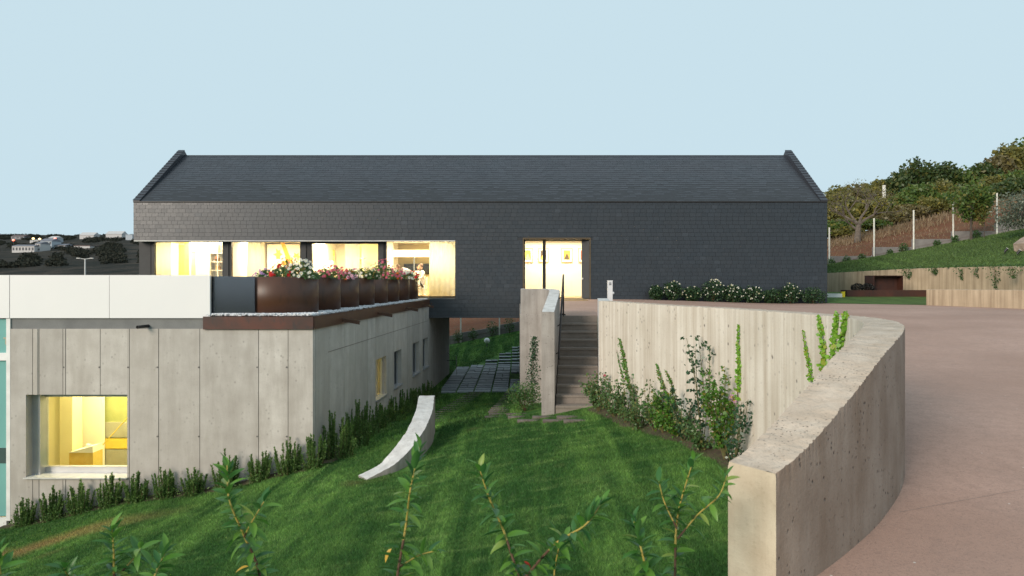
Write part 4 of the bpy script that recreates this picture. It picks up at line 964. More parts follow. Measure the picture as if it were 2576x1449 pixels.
# --- entrance
DY = HF + .36
en = box('entrance_glazing', 'glass_clear', ho, X_(1321, DY), X_(1463, DY), DY, DY + .012, -.74, Z_(606, DY))
for a, b in ((1318, 1321), (1365, 1373)): box('mullion', 'black_frame', en, X_(a, DY), X_(b, DY), DY - .04, DY + .05, -.74, Z_(606, DY))
box('head_frame', 'black_frame', en, X_(1317, DY), X_(1484, DY), DY - .04, DY + .05, Z_(606, DY), DZ1 + .02)
dl_ = MB().prism([(X_(1463, DY), DY - .03), (X_(1482, HF + .1), HF + .12), (X_(1482, HF + .1) + .03, HF + .12), (X_(1463, DY) + .05, DY + .04)], -.73, Z_(606.2, DY)).build('door', 'dark_door', ho)
MB().lathe((X_(1465.5, DY - .06), DY - .09, .05), [(.02, 0), (.03, .02), (.03, .05), (.01, .07)], 8).build('handle', 'pale_metal', dl_)
for (a, b, z0, z1, nm_) in ((DX0 - .045, DX0 - .002, -.74, DZ1 + .04, 'jamb'), (DX1 + .002, DX1 + .045, -.74, DZ1 + .04, 'jamb'), (DX0 - .002, DX1 + .002, DZ1 + .0, DZ1 + .04, 'head')):
    box('lining_' + nm_, 'bronze_frame', ho, a, b, HF - .03, DY - .045, z0, z1)
box('lining_soffit', 'bronze_frame', ho, DX0, DX1, HF + .01, DY - .045, DZ1 - .022, DZ1 - .002)
box('threshold', 'bronze_frame', ho, DX0, DX1, HF - .02, DY + .06, -.775, -.742)
box('hall_back_wall', 'interior_white', ho, -.79, 7.0, 32.6, 32.7, FLZ, 1.78); box('hall_side_wall', 'interior_white', ho, 7.0, 7.1, HF + .31, 32.7, FLZ, 1.78)
area('ceiling_light', (1.6, 31.6, 1.72), 3.2, 1.2, 190, (1.0, .90, .62))
fr_n = 0
for px0, px1, mt, blob, lab in ((1314, 1341, 'yellow_paint', 'grey_paint', 'framed yellow print, leftmost on the white hall wall'), (1354, 1380, 'dark_paint', 'gold', 'framed dark brown print behind the entrance mullion'), (1412, 1440, 'orange_paint', 'dark_paint', 'framed orange print right of the entrance mullion'), (1455, 1482, 'book_red', 'dark_paint', 'framed print half hidden by the dark entrance door')):
    Y = 32.55; s = 32.55 / 29.8
    x0, x1, z0, z1 = X_(px0, Y), X_(px1, Y), Z_(660, Y), Z_(624, Y); t = thing('framed_picture', ((x0 + x1) / 2, Y, z0), lab, 'picture', 'prints on the entrance hall wall')
    for (a, b, c, d) in ((x0, x1, z0, z0 + .025), (x0, x1, z1 - .025, z1), (x0, x0 + .025, z0 + .0251, z1 - .0251), (x1 - .025, x1, z0 + .0251, z1 - .0251)): box('frame', 'book_ochre', t, a, b, Y - .01, Y + .03, c, d)
    box('mount', 'interior_white', t, x0 + .026, x1 - .026, Y + .01, Y + .03, z0 + .026, z1 - .026)
    a, b, c, d = x0 + .10, x1 - .10, z0 + .12, z1 - .10
    box('print', mt, t, a, b, Y + .004, Y + .009, c, d)
    m = MB(); xm = (a + b) / 2; m.add([(a + .02, Y + .002, c + .01), (b - .02, Y + .002, c + .01), (xm + .03, Y + .002, c + (d - c) * .6), (xm - .02, Y + .002, c + (d - c) * .65)], [(0, 1, 2, 3)]); m.build('print_shape', blob, t)
# door mat, service pedestal
mt = D(1440, 755); MB().prism([(X_(1405, 28.6), 27.9), (X_(1480, 27.9), 27.9), (X_(1470, 29.2), 29.2), (X_(1405, 29.2), 29.2)], [float(zd(2, y)) - .02 for y in (27.9, 27.9, 29.2, 29.2)], [float(zd(2, y)) + .018 for y in (27.9, 27.9, 29.2, 29.2)]).build('door_mat', 'mat_tan', base=(2, 28.5, -.78), label='tan doormat in front of the lit entrance', cat='doormat')
pd = thing('service_pedestal', (X_(1535, 22), 22, -.91), 'slim pale grey service pedestal beside the entrance terrace', 'pedestal')
x = X_(1535, 22); zt_ = Z_(707, 22)
box('body', 'pedestal_grey', pd, x - .072, x + .072, 22, 22.14, -.93, zt_); box('cap', 'pedestal_grey', pd, x - .08, x + .08, 21.99, 22.15, zt_ + .001, zt_ + .02)
for dx in (-.018, .018):
    for dz in (0, .045): box('grille', 'grille_dark', pd, x + dx - .012, x + dx + .012, 21.992, 21.999, zt_ - .12 + dz, zt_ - .085 + dz)
MB().lathe((x + .085, 22.05, -.37), [(.02, -.04), (.045, -.02), (.045, .02), (.02, .04)], 10).build('socket', 'pedestal_grey', pd)

# ================================================================ planters with flowers
def blossom_mesh(name, mat, petals=7, layers=1):
    m = MB(); mi = []
    for ly in range(layers):
        for k in range(petals):
            a = 2 * math.pi * (k + ly * .5) / petals; r = 1 - .35 * ly; d = .33 * r; z = .12 + .18 * ly
            m.add([(0, 0, ly * .12), (math.cos(a - .38) * .6 * r, math.sin(a - .38) * .6 * r, z), (math.cos(a) * r, math.sin(a) * r, z * .8), (math.cos(a + .38) * .6 * r, math.sin(a + .38) * .6 * r, z)], [(0, 1, 2, 3)]); mi.append(0)
    if layers == 1:
        m.add([(math.cos(a) * .25, math.sin(a) * .25, .13) for a in (0, 1.05, 2.1, 3.14, 4.19, 5.24)], [(0, 1, 2, 3, 4, 5)]); mi.append(1)
    me = bpy.data.meshes.new(name); me.from_pydata(m.v, [], m.f); me.materials.append(MATS[mat]); me.materials.append(MATS['petal_centre']); me.polygons.foreach_set('material_index', mi); return me
BL = {k: blossom_mesh('blossom_' + k, 'petal_' + k, 7 if k in ('white', 'lilac', 'rosepink', 'cream') else 6, 1 if k in ('white', 'lilac', 'rosepink', 'cream') else 2) for k in ('white', 'red', 'pink', 'lilac', 'orange', 'rosepink', 'salmon', 'cream')}
def flower_plant(c, rx, ry, h, kind, nb_, size, label, leaf='rose_leaf', group='flowers in the rusty planters'):
    t = thing('flowering_plant', c, label, 'flowers', group)
    n = int(500 * max(.5, rx * 2)); d = rng.normal(size=(n, 3)); d /= np.linalg.norm(d, axis=1, keepdims=True); d[:, 2] = np.abs(d[:, 2]); r = rng.uniform(.25, 1, (n, 1)) ** .5
    C = np.array(c) + d * r * np.array([rx, ry, h]) * .93; V, Fc = leaf_quads(C, rng.uniform(.05, .10, n), .45); raw_mesh('foliage', V, Fc, leaf, parent=t)
    m = MB()
    for k in range(10):
        a = random.uniform(0, 6.28); q = random.uniform(.2, .8); m.tube([c, (c[0] + math.cos(a) * rx * q, c[1] + math.sin(a) * ry * q, c[2] + h * .75)], [.008, .004], 4, False)
    m.build('stems', 'green_stem', t)
    for k in range(nb_):
        a = random.uniform(0, 2 * math.pi); e = math.asin(random.uniform(.05, 1)); v = Vector((math.cos(a) * math.cos(e), math.sin(a) * math.cos(e), math.sin(e)))
        if v.y > .35: v.y *= -1
        p = Vector(c) + Vector((v.x * rx, v.y * ry, v.z * h)) * random.uniform(.95, 1.12); nn = (v + Vector((random.uniform(-.4, .4), -.5 + random.uniform(-.4, .3), random.uniform(-.2, .5)))).normalized()
        inst(BL[kind], 'blossom', t, p, nn.to_track_quat('Z', 'Y').to_euler(), size * random.uniform(.75, 1.2))
    return t
PX = [709, 0, 0]; PR = .855
planters = []
for k in range(8):
    y = 16.55 + 1.72 * k; x = -5.38 + (y - 16.55) * .0513 ; ordn = ['nearest', 'second', 'third', 'fourth', 'fifth', 'sixth', 'seventh', 'farthest'][k]
    t = thing('planter', (x, y, -.84), f'large round rusty steel planter, {ordn} of the row of eight', 'planter', 'row of rusty steel planters')
    MB().lathe((x, y, -.84), [(PR, 0), (PR, .915), (PR - .012, .92), (PR - .012, .80)], 72).build('shell', 'corten', t, smooth=False)
    t.children[0].data.polygons.foreach_set('use_smooth', [len(p.vertices) == 4 and abs(p.normal.z) < .3 for p in t.children[0].data.polygons])
    MB().lathe((x, y, -.10), [(PR - .02, 0), (PR - .02, .10), (PR * .5, .14), (.01, .15)], 24).build('soil', 'soil', t)
    planters.append((x, y))
TZ = .04
def fp(k, px, rx, h, kind, nb_, size, label, leaf='rose_leaf', dy=-.25, ry=.42):
    x, y = planters[k]; flower_plant((X_(px, y + dy), y + dy, TZ), rx, ry, h, kind, nb_, size, label, leaf)
fp(0, 672, .28, .22, 'lilac', 34, .032, 'lilac flowers spilling at the left of the nearest planter', 'ferny', -.1)
fp(0, 660, .14, .09, 'cream', 10, .03, 'few cream flowers low at the left rim of the nearest planter', 'ferny', -.45, .2)
fp(0, 712, .34, .30, 'red', 16, .045, 'red flowers in the front middle of the nearest planter', 'rose_leaf', -.45, .25)
fp(0, 727, .36, .48, 'salmon', 20, .04, 'salmon flowers at the top of the nearest planter', 'ferny', .2)
fp(0, 757, .36, .44, 'white', 46, .042, 'white daisies at the right of the nearest planter', 'ferny', -.2)
fp(0, 782, .22, .20, 'white', 4, .03, 'leafy sprawl over the right rim of the nearest planter', 'rose_leaf', -.2)
fp(1, 833, .42, .34, 'pink', 44, .042, 'deep pink flowers filling the second planter', 'rose_leaf')
fp(1, 812, .25, .22, 'red', 8, .04, 'red flowers at the left of the second planter', 'ferny')
fp(2, 873, .22, .28, 'orange', 14, .045, 'orange flowers in the third planter', 'ferny')
fp(2, 884, .18, .30, 'rosepink', 10, .06, 'pale pink flowers at the right of the third planter', 'rose_leaf')
fp(3, 918, .42, .40, 'white', 28, .045, 'white flowers in the fourth planter', 'ferny')
fp(3, 936, .28, .30, 'cream', 8, .04, 'leafy plant with cream flowers at the right of the fourth planter', 'bush_green')
fp(4, 962, .46, .60, 'pink', 46, .05, 'tall pink flowers in the fifth planter', 'rose_leaf', .1)
fp(4, 950, .3, .5, 'rosepink', 18, .05, 'pale pink flowers at the back of the fifth planter', 'ferny', .3)
fp(5, 988, .45, .42, 'pink', 34, .05, 'pink flowers in the sixth planter', 'rose_leaf')
fp(5, 996, .2, .25, 'orange', 8, .05, 'orange flowers at the right rim of the sixth planter', 'ferny')
fp(6, 1014, .45, .36, 'white', 34, .055, 'white flowers in the seventh planter', 'rose_leaf_dark')
fp(7, 1036, .32, .33, 'red', 18, .06, 'red flowers in the farthest planter', 'rose_leaf')
# ================================================================ people in the right lit room
def person(name, loc, joints, edges, label, shirt, hairmat, head, trousers='trouser_tan', pose_root='pelvis'):
    t = thing(name, loc, label, 'person'); L = Vector(loc)
    import bmesh
    bm = bmesh.new(); ly = bm.verts.layers.skin.verify(); vs_ = {}
    for k, (p, r_) in joints.items():
        v = bm.verts.new(p); v[ly].radius = (r_, r_); v[ly].use_root = (k == pose_root); vs_[k] = v
    for a, b in edges: bm.edges.new((vs_[a], vs_[b]))
    me = bpy.data.meshes.new('body'); bm.to_mesh(me); bm.free(); me.materials.append(MATS[shirt])
    o = bpy.data.objects.new('body', me); COL.objects.link(o); o.parent = t; ORG[o.name] = L
    md = o.modifiers.new('skin', 'SKIN'); md.use_smooth_shade = True; s_ = o.modifiers.new('sub', 'SUBSURF'); s_.levels = 1; s_.render_levels = 2
    hc, tilt = Vector(head[0]) + L, head[1]
    m = MB(); m.lathe((0, 0, 0), [(.02, -.125), (.052, -.11), (.068, -.06), (.077, 0), (.074, .06), (.05, .105), (.012, .12)], 14)
    rot = Matrix.Rotation(tilt[0], 3, 'X') @ Matrix.Rotation(tilt[1], 3, 'Z')
    def tf(mb): mb.v = [tuple(rot @ Vector(v) + hc) for v in mb.v]; return mb
    hd = tf(m).build('head', 'skin', t, smooth=True)
    n = MB(); n.add([(-.012, -.07, -.03), (.012, -.07, -.03), (0, -.095, -.028), (0, -.07, .015)], [(0, 1, 2), (0, 2, 3), (1, 3, 2)]); tf(n).build('nose', 'skin', hd)
    for s in (-1, 1):
        e = MB(); e.lathe((s * .028, -.068, .012), [(.003, -.006), (.008, 0), (.003, .006)], 6); tf(e).build('eye', 'hair_dark', hd)
        e = MB(); e.lathe((s * .077, .0, -.01), [(.004, -.025), (.014, 0), (.004, .025)], 6); tf(e).build('ear', 'skin', hd)
    mo = MB(); mo.box(-.02, .02, -.069, -.06, -.066, -.058); tf(mo).build('mouth', 'book_red', hd)
    h = MB(); h.lathe((0, .014, .012), [(.082, -.03), (.088, .03), (.078, .075), (.05, .112), (.012, .128)], 14); tf(h).build('hair', hairmat, t, smooth=True)
    return t
def hand_edges(s, w, d):
    """five short fingers leaving the wrist joint"""
    J, E = {}, []; w = Vector(w); d = Vector(d).normalized(); side = d.cross(Vector((0, 0, 1))).normalized()
    J['palm' + s] = (w + d * .08, .028); E.append(('wrist' + s, 'palm' + s))
    for i_, (o, l) in enumerate(((-.03, .07), (-.01, .08), (.012, .075), (.032, .06))):
        J[f'f{i_}a{s}'] = (w + d * .12 + side * o, .010); J[f'f{i_}b{s}'] = (w + d * (.12 + l) + side * o * 1.1 + Vector((0, 0, -.02)), .008); E += [('palm' + s, f'f{i_}a{s}'), (f'f{i_}a{s}', f'f{i_}b{s}')]
    J['thumb' + s] = (w + d * .09 + side * -.06, .011); E.append(('palm' + s, 'thumb' + s)); return J, E
def make_person(px, Y, label, pose, shirt, hairmat, face):
    x = X_(px, Y); loc = (x, Y, FLZ); ca, sa = math.cos(face), math.sin(face)
    def p(a, b, c): return Vector((a * ca - b * sa, a * sa + b * ca, c))       # local: -y is forward
    if pose == 'bend':
        J = {'pelvis': (p(0, .12, .92), .14), 'waist': (p(0, -.02, 1.06), .13), 'chest': (p(0, -.26, 1.20), .15), 'neck': (p(0, -.44, 1.27), .055), 'shoulderL': (p(-.18, -.34, 1.20), .07), 'shoulderR': (p(.18, -.34, 1.20), .07),
             'elbowL': (p(-.22, -.42, .95), .05), 'elbowR': (p(.22, -.42, .95), .05), 'wristL': (p(-.16, -.58, .80), .033), 'wristR': (p(.16, -.58, .80), .033),
             'hipL': (p(-.1, .12, .88), .10), 'hipR': (p(.1, .12, .88), .10), 'kneeL': (p(-.11, .06, .48), .065), 'kneeR': (p(.11, .06, .48), .065), 'ankleL': (p(-.11, .10, .09), .045), 'ankleR': (p(.11, .10, .09), .045), 'toeL': (p(-.12, -.06, .04), .035), 'toeR': (p(.12, -.06, .04), .035)}
        hd = (p(0, -.58, 1.30), (.75, face)); dirh = p(0, -.6, -.6)
    elif pose == 'sit':
        J = {'pelvis': (p(0, .05, .52), .15), 'waist': (p(0, .05, .70), .13), 'chest': (p(0, .0, .95), .155), 'neck': (p(0, -.02, 1.15), .055), 'shoulderL': (p(-.19, 0, 1.06), .07), 'shoulderR': (p(.19, 0, 1.06), .07),
             'elbowL': (p(-.23, -.10, .82), .05), 'elbowR': (p(.23, -.10, .82), .05), 'wristL': (p(-.15, -.32, .76), .033), 'wristR': (p(.15, -.32, .76), .033),
             'hipL': (p(-.1, .0, .50), .10), 'hipR': (p(.1, .0, .50), .10), 'kneeL': (p(-.11, -.42, .50), .068), 'kneeR': (p(.11, -.42, .50), .068), 'ankleL': (p(-.11, -.40, .09), .045), 'ankleR': (p(.11, -.40, .09), .045), 'toeL': (p(-.12, -.56, .04), .035), 'toeR': (p(.12, -.56, .04), .035)}
        hd = (p(0, -.04, 1.32), (.15, face)); dirh = p(0, -1, -.1)
    else:
        J = {'pelvis': (p(0, 0, .93), .14), 'waist': (p(0, 0, 1.10), .125), 'chest': (p(0, -.03, 1.30), .155), 'neck': (p(0, -.05, 1.46), .055), 'shoulderL': (p(-.19, -.02, 1.40), .07), 'shoulderR': (p(.19, -.02, 1.40), .07),
             'elbowL': (p(-.24, -.02, 1.12), .05), 'elbowR': (p(.24, -.02, 1.12), .05), 'wristL': (p(-.20, -.20, .93), .033), 'wristR': (p(.20, -.20, .93), .033),
             'hipL': (p(-.1, 0, .88), .10), 'hipR': (p(.1, 0, .88), .10), 'kneeL': (p(-.11, -.02, .48), .065), 'kneeR': (p(.11, -.02, .48), .065), 'ankleL': (p(-.11, .02, .09), .045), 'ankleR': (p(.11, .02, .09), .045), 'toeL': (p(-.12, -.14, .04), .035), 'toeR': (p(.12, -.14, .04), .035)}
        hd = (p(0, -.07, 1.61), (.2, face)); dirh = p(0, -.5, -.7)
    E = [('pelvis', 'waist'), ('waist', 'chest'), ('chest', 'neck')]
    for s in 'LR':
        E += [('chest', 'shoulder' + s), ('shoulder' + s, 'elbow' + s), ('elbow' + s, 'wrist' + s), ('pelvis', 'hip' + s), ('hip' + s, 'knee' + s), ('knee' + s, 'ankle' + s), ('ankle' + s, 'toe' + s)]
        j, e = hand_edges(s, J['wrist' + s][0], dirh); J.update(j); E += e
    person('person', loc, J, E, label, shirt, hairmat, hd)
make_person(1034, 32.6, 'person in white shirt bending over the table behind the planters', 'bend', 'shirt_white', 'hair_brown', R(-70))
make_person(1052, 33.2, 'dark haired person in white seated behind the others indoors', 'sit', 'shirt_white', 'hair_dark', R(30))
make_person(1061, 32.0, 'seated person in white shirt at the right of the group indoors', 'sit', 'shirt_white', 'hair_brown', R(-60))
st2 = thing('stool', (X_(1052, 33.2), 33.25, FLZ), 'white stool under the dark haired person indoors', 'stool'); x = X_(1052, 33.2); box('seat', 'furniture_white', st2, x - .18, x + .18, 33.08, 33.45, FLZ + .34, FLZ + .38)
for dx, dy in ((-.15, 33.12), (.15, 33.12), (-.15, 33.41), (.15, 33.41)): MB().tube([(x + dx, dy, FLZ), (x + dx, dy, FLZ + .34)], .016, 6).build('leg', 'furniture_white', st2)
ch = thing('chair', (X_(1061, 32.0), 32.0, FLZ), 'white chair under the seated person at the right of the group', 'chair'); x = X_(1061, 32.0)
box('seat', 'furniture_white', ch, x - .22, x + .22, 31.85, 32.27, FLZ + .34, FLZ + .38); box('backrest', 'furniture_white', ch, x + .2, x + .23, 31.86, 32.26, FLZ + .39, FLZ + .85)
for dx in (-.2, .2):
    for dy in (31.88, 32.24): MB().tube([(x + dx, dy, FLZ), (x + dx, dy, FLZ + .34)], .018, 6).build('leg', 'furniture_white', ch)
tb = thing('table', (X_(1036, 32.3), 32.3, FLZ), 'white dining table the people lean over indoors', 'table'); x = X_(1030, 32.2)
box('tabletop', 'furniture_white', tb, x - .55, x + .38, 31.6, 32.25, FLZ + .70, FLZ + .74)
for dx in (-.5, .33):
    for dy in (31.65, 32.2): MB().tube([(x + dx, dy, FLZ), (x + dx, dy, FLZ + .70)], .022, 6).build('leg', 'furniture_white', tb)

# ================================================================ paving
def paver_mesh(name, mat, bev=.008):
    b = bev; m = MB(); m.v = [(-.5, -.5, 0), (.5, -.5, 0), (.5, .5, 0), (-.5, .5, 0), (-.5, -.5, .8), (.5, -.5, .8), (.5, .5, .8), (-.5, .5, .8), (-.48, -.46, 1), (.48, -.46, 1), (.48, .46, 1), (-.48, .46, 1)]
    m.f = [(0, 1, 5, 4), (1, 2, 6, 5), (2, 3, 7, 6), (3, 0, 4, 7), (4, 5, 9, 8), (5, 6, 10, 9), (6, 7, 11, 10), (7, 4, 8, 11), (8, 9, 10, 11)]
    me = bpy.data.meshes.new(name); me.from_pydata(m.v, [], m.f); me.materials.append(MATS[mat]); return me
PVM, SLM = paver_mesh('paver', 'paver_slate'), paver_mesh('sleeper', 'sleeper')
pave = thing('paving', (-1.5, 34, -4.42), 'grid of blue grey slate pavers under the house', 'paving'); del pave['category']; pave['kind'] = 'structure'
for c_, (x0, yend) in enumerate(((-3.15, 37.4), (-2.45, 38.2), (-1.75, 39.6), (-1.05, 40.6), (-.35, 41.6))):
    y = 29.2
    while y < yend:
        d = random.choice((.38, .38, .45)); 
        if not (c_ == 4 and 32.5 < y < 35.0):
            for (xa, xb) in (((0, .64),) if random.random() > .35 else ((0, .31), (.33, .64))):
                xc, yc = x0 + (xa + xb) / 2, y + d / 2
                inst(PVM, 'paver', pave, (xc, yc, float(zl(xc, yc)) - .005), (random.uniform(-.008, .008), random.uniform(-.008, .008), 0), (xb - xa, d, .06 + random.uniform(0, .012)))
        y += d + random.uniform(.16, .2)
def strip_path(label, pts):
    t = thing('stepping_path', G(*pts[0][:2]), label, 'path'); del t['category']; t['kind'] = 'structure'
    for (px, py, w_, d) in pts:
        g = G(px, py, y1=32); inst(SLM, 'sleeper', t, (g.x, g.y, g.z - .03), (0, 0, random.uniform(-.02, .02)), (w_, d, .065))
strip_path('narrow sleeper path from the low curved wall to the paving', [(1095 + 104 * t ** 1.05, 1062 - 74 * t ** .9, .62, .14) for t in np.linspace(0, 1, 15)])
strip_path('narrow sleeper path passing left of the stair parapet', [(1262 + 30 * t, 1038 - 48 * t, .7, .14) for t in np.linspace(0, 1, 11)])
lp = []
for py, xs_ in ((1044, (1255, 1300)), (1051, (1245, 1305, 1368, 1430)), (1060, (1330, 1395, 1448))):
    for px in xs_: lp.append((px, py, .50, .17))
strip_path('sleepers laid in the lawn at the foot of the stairs', lp)
gl = thing('globe_lamp', P(1225, 866, 43), 'white globe garden lamp on the lawn behind the passage', 'lamp')
p = P(1225, 857, 43); zg = float(zl(p.x, 43))
MB().lathe((p.x, 43, p.z), [(.001, -.165)] + [(.165 * math.cos(a), .165 * math.sin(a)) for a in np.linspace(-1.4, 1.4, 12)] + [(.001, .165)], 20).build('globe', 'globe_white', gl, smooth=True)
MB().tube([(p.x, 43, zg - .1), (p.x, 43, p.z - .15)], .03, 8).build('stem', 'grille_dark', gl)
tr = thing('metal_stand', G(1140, 935, y1=40), 'thin metal pipe stand near the passage wall', 'stand'); q = G(1148, 945, y1=40); zz = q.z
MB().tube([(q.x, q.y, zz - .1), (q.x, q.y, zz + .95)], .015, 6).build('post', 'pale_metal', tr); MB().tube([(q.x, q.y, zz + .72), (q.x - .55, q.y, zz + .70)], .015, 6).build('arm', 'rail_dark', tr)
MB().tube([(q.x - .55, q.y, zz + .70), (q.x - .55, q.y, zz + 1.02), (q.x - .42, q.y, zz + 1.08), (q.x - .3, q.y, zz + .98)], .012, 6).build('hook', 'rail_dark', tr)

# ================================================================ right garden
def edge_y(x): return 29.5 - (x - 12.5) * .75
xs = np.linspace(12.3, 21.5, 40); u = np.linspace(0, 1, 30)
Xg = np.repeat(xs[None], 30, 0); Yg = np.maximum(edge_y(Xg), 20) * (1 - u[:, None]) + 42 * u[:, None]; Zg = -.905 + .30 * sm((Yg - 28.5) / 8.5)
i = np.arange(39 * 29); r, c = i // 39, i % 39; a = r * 40 + c
raw_mesh('side_lawn', np.stack([Xg, Yg, Zg], -1).reshape(-1, 3), np.stack([a, a + 1, a + 41, a + 40], -1), 'lawn_ground', True, kind='structure')
W1 = [(14.9, 42.0, .34), (16.8, 40, .41), (19.2, 36, .58), (20.2, 32, .60), (20.25, 28.5, .56), (20.1, 22, .52)]
curved_wall('garden_wall', W1, .25, -1.2, ('concrete_tan', 'concrete_top', 'concrete_tan', 'concrete_tan'), n=100, jit=.012, label='long tan board-marked wall holding up the sloping lawn at right', cat='wall')
curved_wall('low_garden_wall', [(15.2, 27.4, -.33), (15.75, 25.6, -.32), (16.3, 23.7, -.31), (16.8, 21, -.30), (17.1, 18, -.30)], .25, -1.3, ('concrete_tan', 'concrete_top', 'concrete_tan', 'concrete_tan'), n=60, jit=.012, label='low tan concrete wall at the right edge of the driveway', cat='wall')
c1, n1, s1 = path_frame(W1, 60); x2 = np.linspace(14.5, 44, 60); rows_ = []
for k in range(60):
    A = np.array([c1[k, 0] + n1[k, 0] * .1, c1[k, 1] + n1[k, 1] * .1, c1[k, 2] - .05]); B = np.array([x2[k], fence_y(x2[k]), fence_z(x2[k]) - .22])
    rows_.append([A * (1 - t) + B * t + np.array([0, 0, .25 * math.sin(t * 3.14)]) for t in np.linspace(0, 1, 24)])
V = np.array(rows_).transpose(1, 0, 2).reshape(-1, 3); i = np.arange(59 * 23); r, c = i // 59, i % 59; a = r * 60 + c
raw_mesh('sloping_lawn', V, np.stack([a, a + 1, a + 61, a + 60], -1), 'lawn_ground', True, kind='structure'); SLOPE = np.array(rows_)
# backfill lawn behind the house up to the fence
grid_sheet('rear_lawn', 'lawn_ground', np.linspace(5.0, 15.5, 20), np.linspace(38.3, 45.5, 12), lambda x, y: (-2.6 + (x - 5) * .33) * (1 - np.clip((y - 38.3) / (fence_y(x) - 38.3), 0, 1)) + (fence_z(x) - .3) * np.clip((y - 38.3) / (fence_y(x) - 38.3), 0, 1), kind='structure')
# fence with stepped block kerb
fn = thing('boundary_fence', (10, fence_y(10), fence_z(10)), 'line of pale fence posts climbing along the red soil slope', 'fence')
kb = thing('kerb_wall', (10, fence_y(10) + .1, fence_z(10)), 'low stepped grey block wall under the fence posts', 'wall')
xp = -15.0 + .1
fx = [X_(2083, 43.2), X_(2203, 42.5), X_(2306, 42.1), X_(2407, 41.8), X_(2518, 41.5)]
stp = 2.42; fx = [fx[0] - stp * k for k in range(12, 0, -1)] + fx + [fx[-1] + 2.5, fx[-1] + 5, fx[-1] + 7.5]
for k, x in enumerate(fx):
    y, z = fence_y(x), fence_z(x); MB().tube([(x, y - .06, z - .4), (x, y - .06, z + 2.15)], .045, 8).build('post', 'post_white', fn)
    if k < len(fx) - 1:
        x2_ = fx[k + 1]; top = z + .42 + (.06 if x > 15 else -.1); MB().prism([(x + .01, fence_y(x) + .02), (x2_ - .01, fence_y(x2_) + .02), (x2_ - .01, fence_y(x2_) + .2), (x + .01, fence_y(x) + .2)], z - .6, top if x > 14 else [top, top + .4, top + .4, top]).build('wall_segment', 'block_grey', kb)
for dz in (.7, 1.3, 1.9):
    m = MB(); m.tube([(x, fence_y(x) - .06, fence_z(x) + dz) for x in fx], .0018, 4); m.build('wire', 'grille_dark', fn)
# corten block and trough
Y = 34.0; ct = thing('rusty_steel_block', (X_(2235, Y), Y, -.68), 'tall square rusty steel block standing behind the low rusty trough', 'garden sculpture')
x0, x1 = X_(2198, Y), X_(2272, Y); zt_ = Z_(693, Y)
m = MB(); m.box(x0, x1, Y + .5, Y + .9, -.72, zt_ - .03); m.build('back_panel', 'corten_red', ct); box('side_panel', 'corten_red', ct, x0, x0 + .03, Y, Y + .499, -.72, zt_ - .03); box('side_panel', 'corten_red', ct, x1 - .03, x1, Y, Y + .499, -.72, zt_ - .03); box('top_panel', 'corten_red', ct, x0 - .005, x1 + .005, Y - .01, Y + .91, zt_ - .029, zt_); box('front_shelf', 'corten_red', ct, x0 + .031, x1 - .031, Y + .03, Y + .499, -.72, -.44)
tf_ = thing('rusty_trough', (X_(2230, 33.6), 33.6, -.7), 'long low rusty steel trough on the side lawn', 'planter')
xa, xb = X_(2128, 33.4), X_(2340, 33.4); zt2 = Z_(730, 33.4)
box('front_panel', 'corten_red', tf_, xa, xb, 33.3, 33.33, -.8, zt2); box('rear_panel', 'corten_red', tf_, xa, xb, 33.93, 33.96, -.8, zt2); box('end_panel', 'corten_red', tf_, xa, xa + .03, 33.331, 33.929, -.8, zt2); box('end_panel', 'corten_red', tf_, xb - .03, xb, 33.331, 33.929, -.8, zt2); box('soil', 'soil', tf_, xa + .031, xb - .031, 33.331, 33.929, -.78, zt2 - .06)
def ball_bush(name, c, rx, ry, rz, n, size, leaf, label, cat, group=None, stems=True, aspect=.55, shell=.55):
    t = thing(name, c, label, cat, group); d = rng.normal(size=(n, 3)); d /= np.linalg.norm(d, axis=1, keepdims=True)
    lump = np.array([1 + .22 * noise.noise(Vector(v) * 2.2 + Vector(c)) for v in d])[:, None]
    r_ = (shell + (1 - shell) * rng.uniform(0, 1, (n, 1)) ** .6) * lump; C = np.array(c) + np.array([0, 0, rz]) + d * r_ * np.array([rx, ry, rz])
    V, Fc = leaf_quads(C, rng.uniform(.7, 1.3, n) * size, aspect); raw_mesh('foliage', V, Fc, leaf, parent=t)
    if stems:
        m = MB()
        for k in range(5):
            a_ = random.uniform(0, 6.28); m.tube([c, (c[0] + math.cos(a_) * rx * .5, c[1] + math.sin(a_) * ry * .5, c[2] + rz * 1.2)], [.02 * rz + .006, .006], 5, False)
        m.build('stem', 'wood_stem', t)
    return t
for px, lab in ((2157, 'left dark clipped ball shrub in the rusty trough'), (2182, 'right dark clipped ball shrub in the rusty trough')):
    ball_bush('clipped_shrub', (X_(px, 33.62), 33.62, zt2 - .08), .29, .27, .19, 1400, .05, 'black_foliage', lab, 'shrub', 'dark clipped shrubs', shell=.85)
yb = P(2122, 738, 33.0); yx = thing('yellow_box', (yb.x, 33, -.75), 'small yellow box beside the rusty trough', 'box'); box('body', 'yellow_plastic', yx, yb.x - .07, yb.x + .07, 33, 33.12, -.78, yb.z + .06); box('lid', 'yellow_plastic', yx, yb.x - .075, yb.x + .075, 32.995, 33.125, yb.z + .061, yb.z + .08)
box('white_edging', 'white_paint', None, X_(2070, 33), X_(2116, 33), 32.9, 33.05, -.8, Z_(738.5, 33), base=(X_(2095, 33), 33, -.75), label='thin white strip edging on the side lawn behind the hedge', cat='edging')
def slope_at(px, py):
    best = min(((abs(CX + F * q_[0] / q_[1] - px) + abs(CY - F * q_[2] / q_[1] - py)), tuple(q_)) for q_ in SLOPE.reshape(-1, 3)); return best[1]
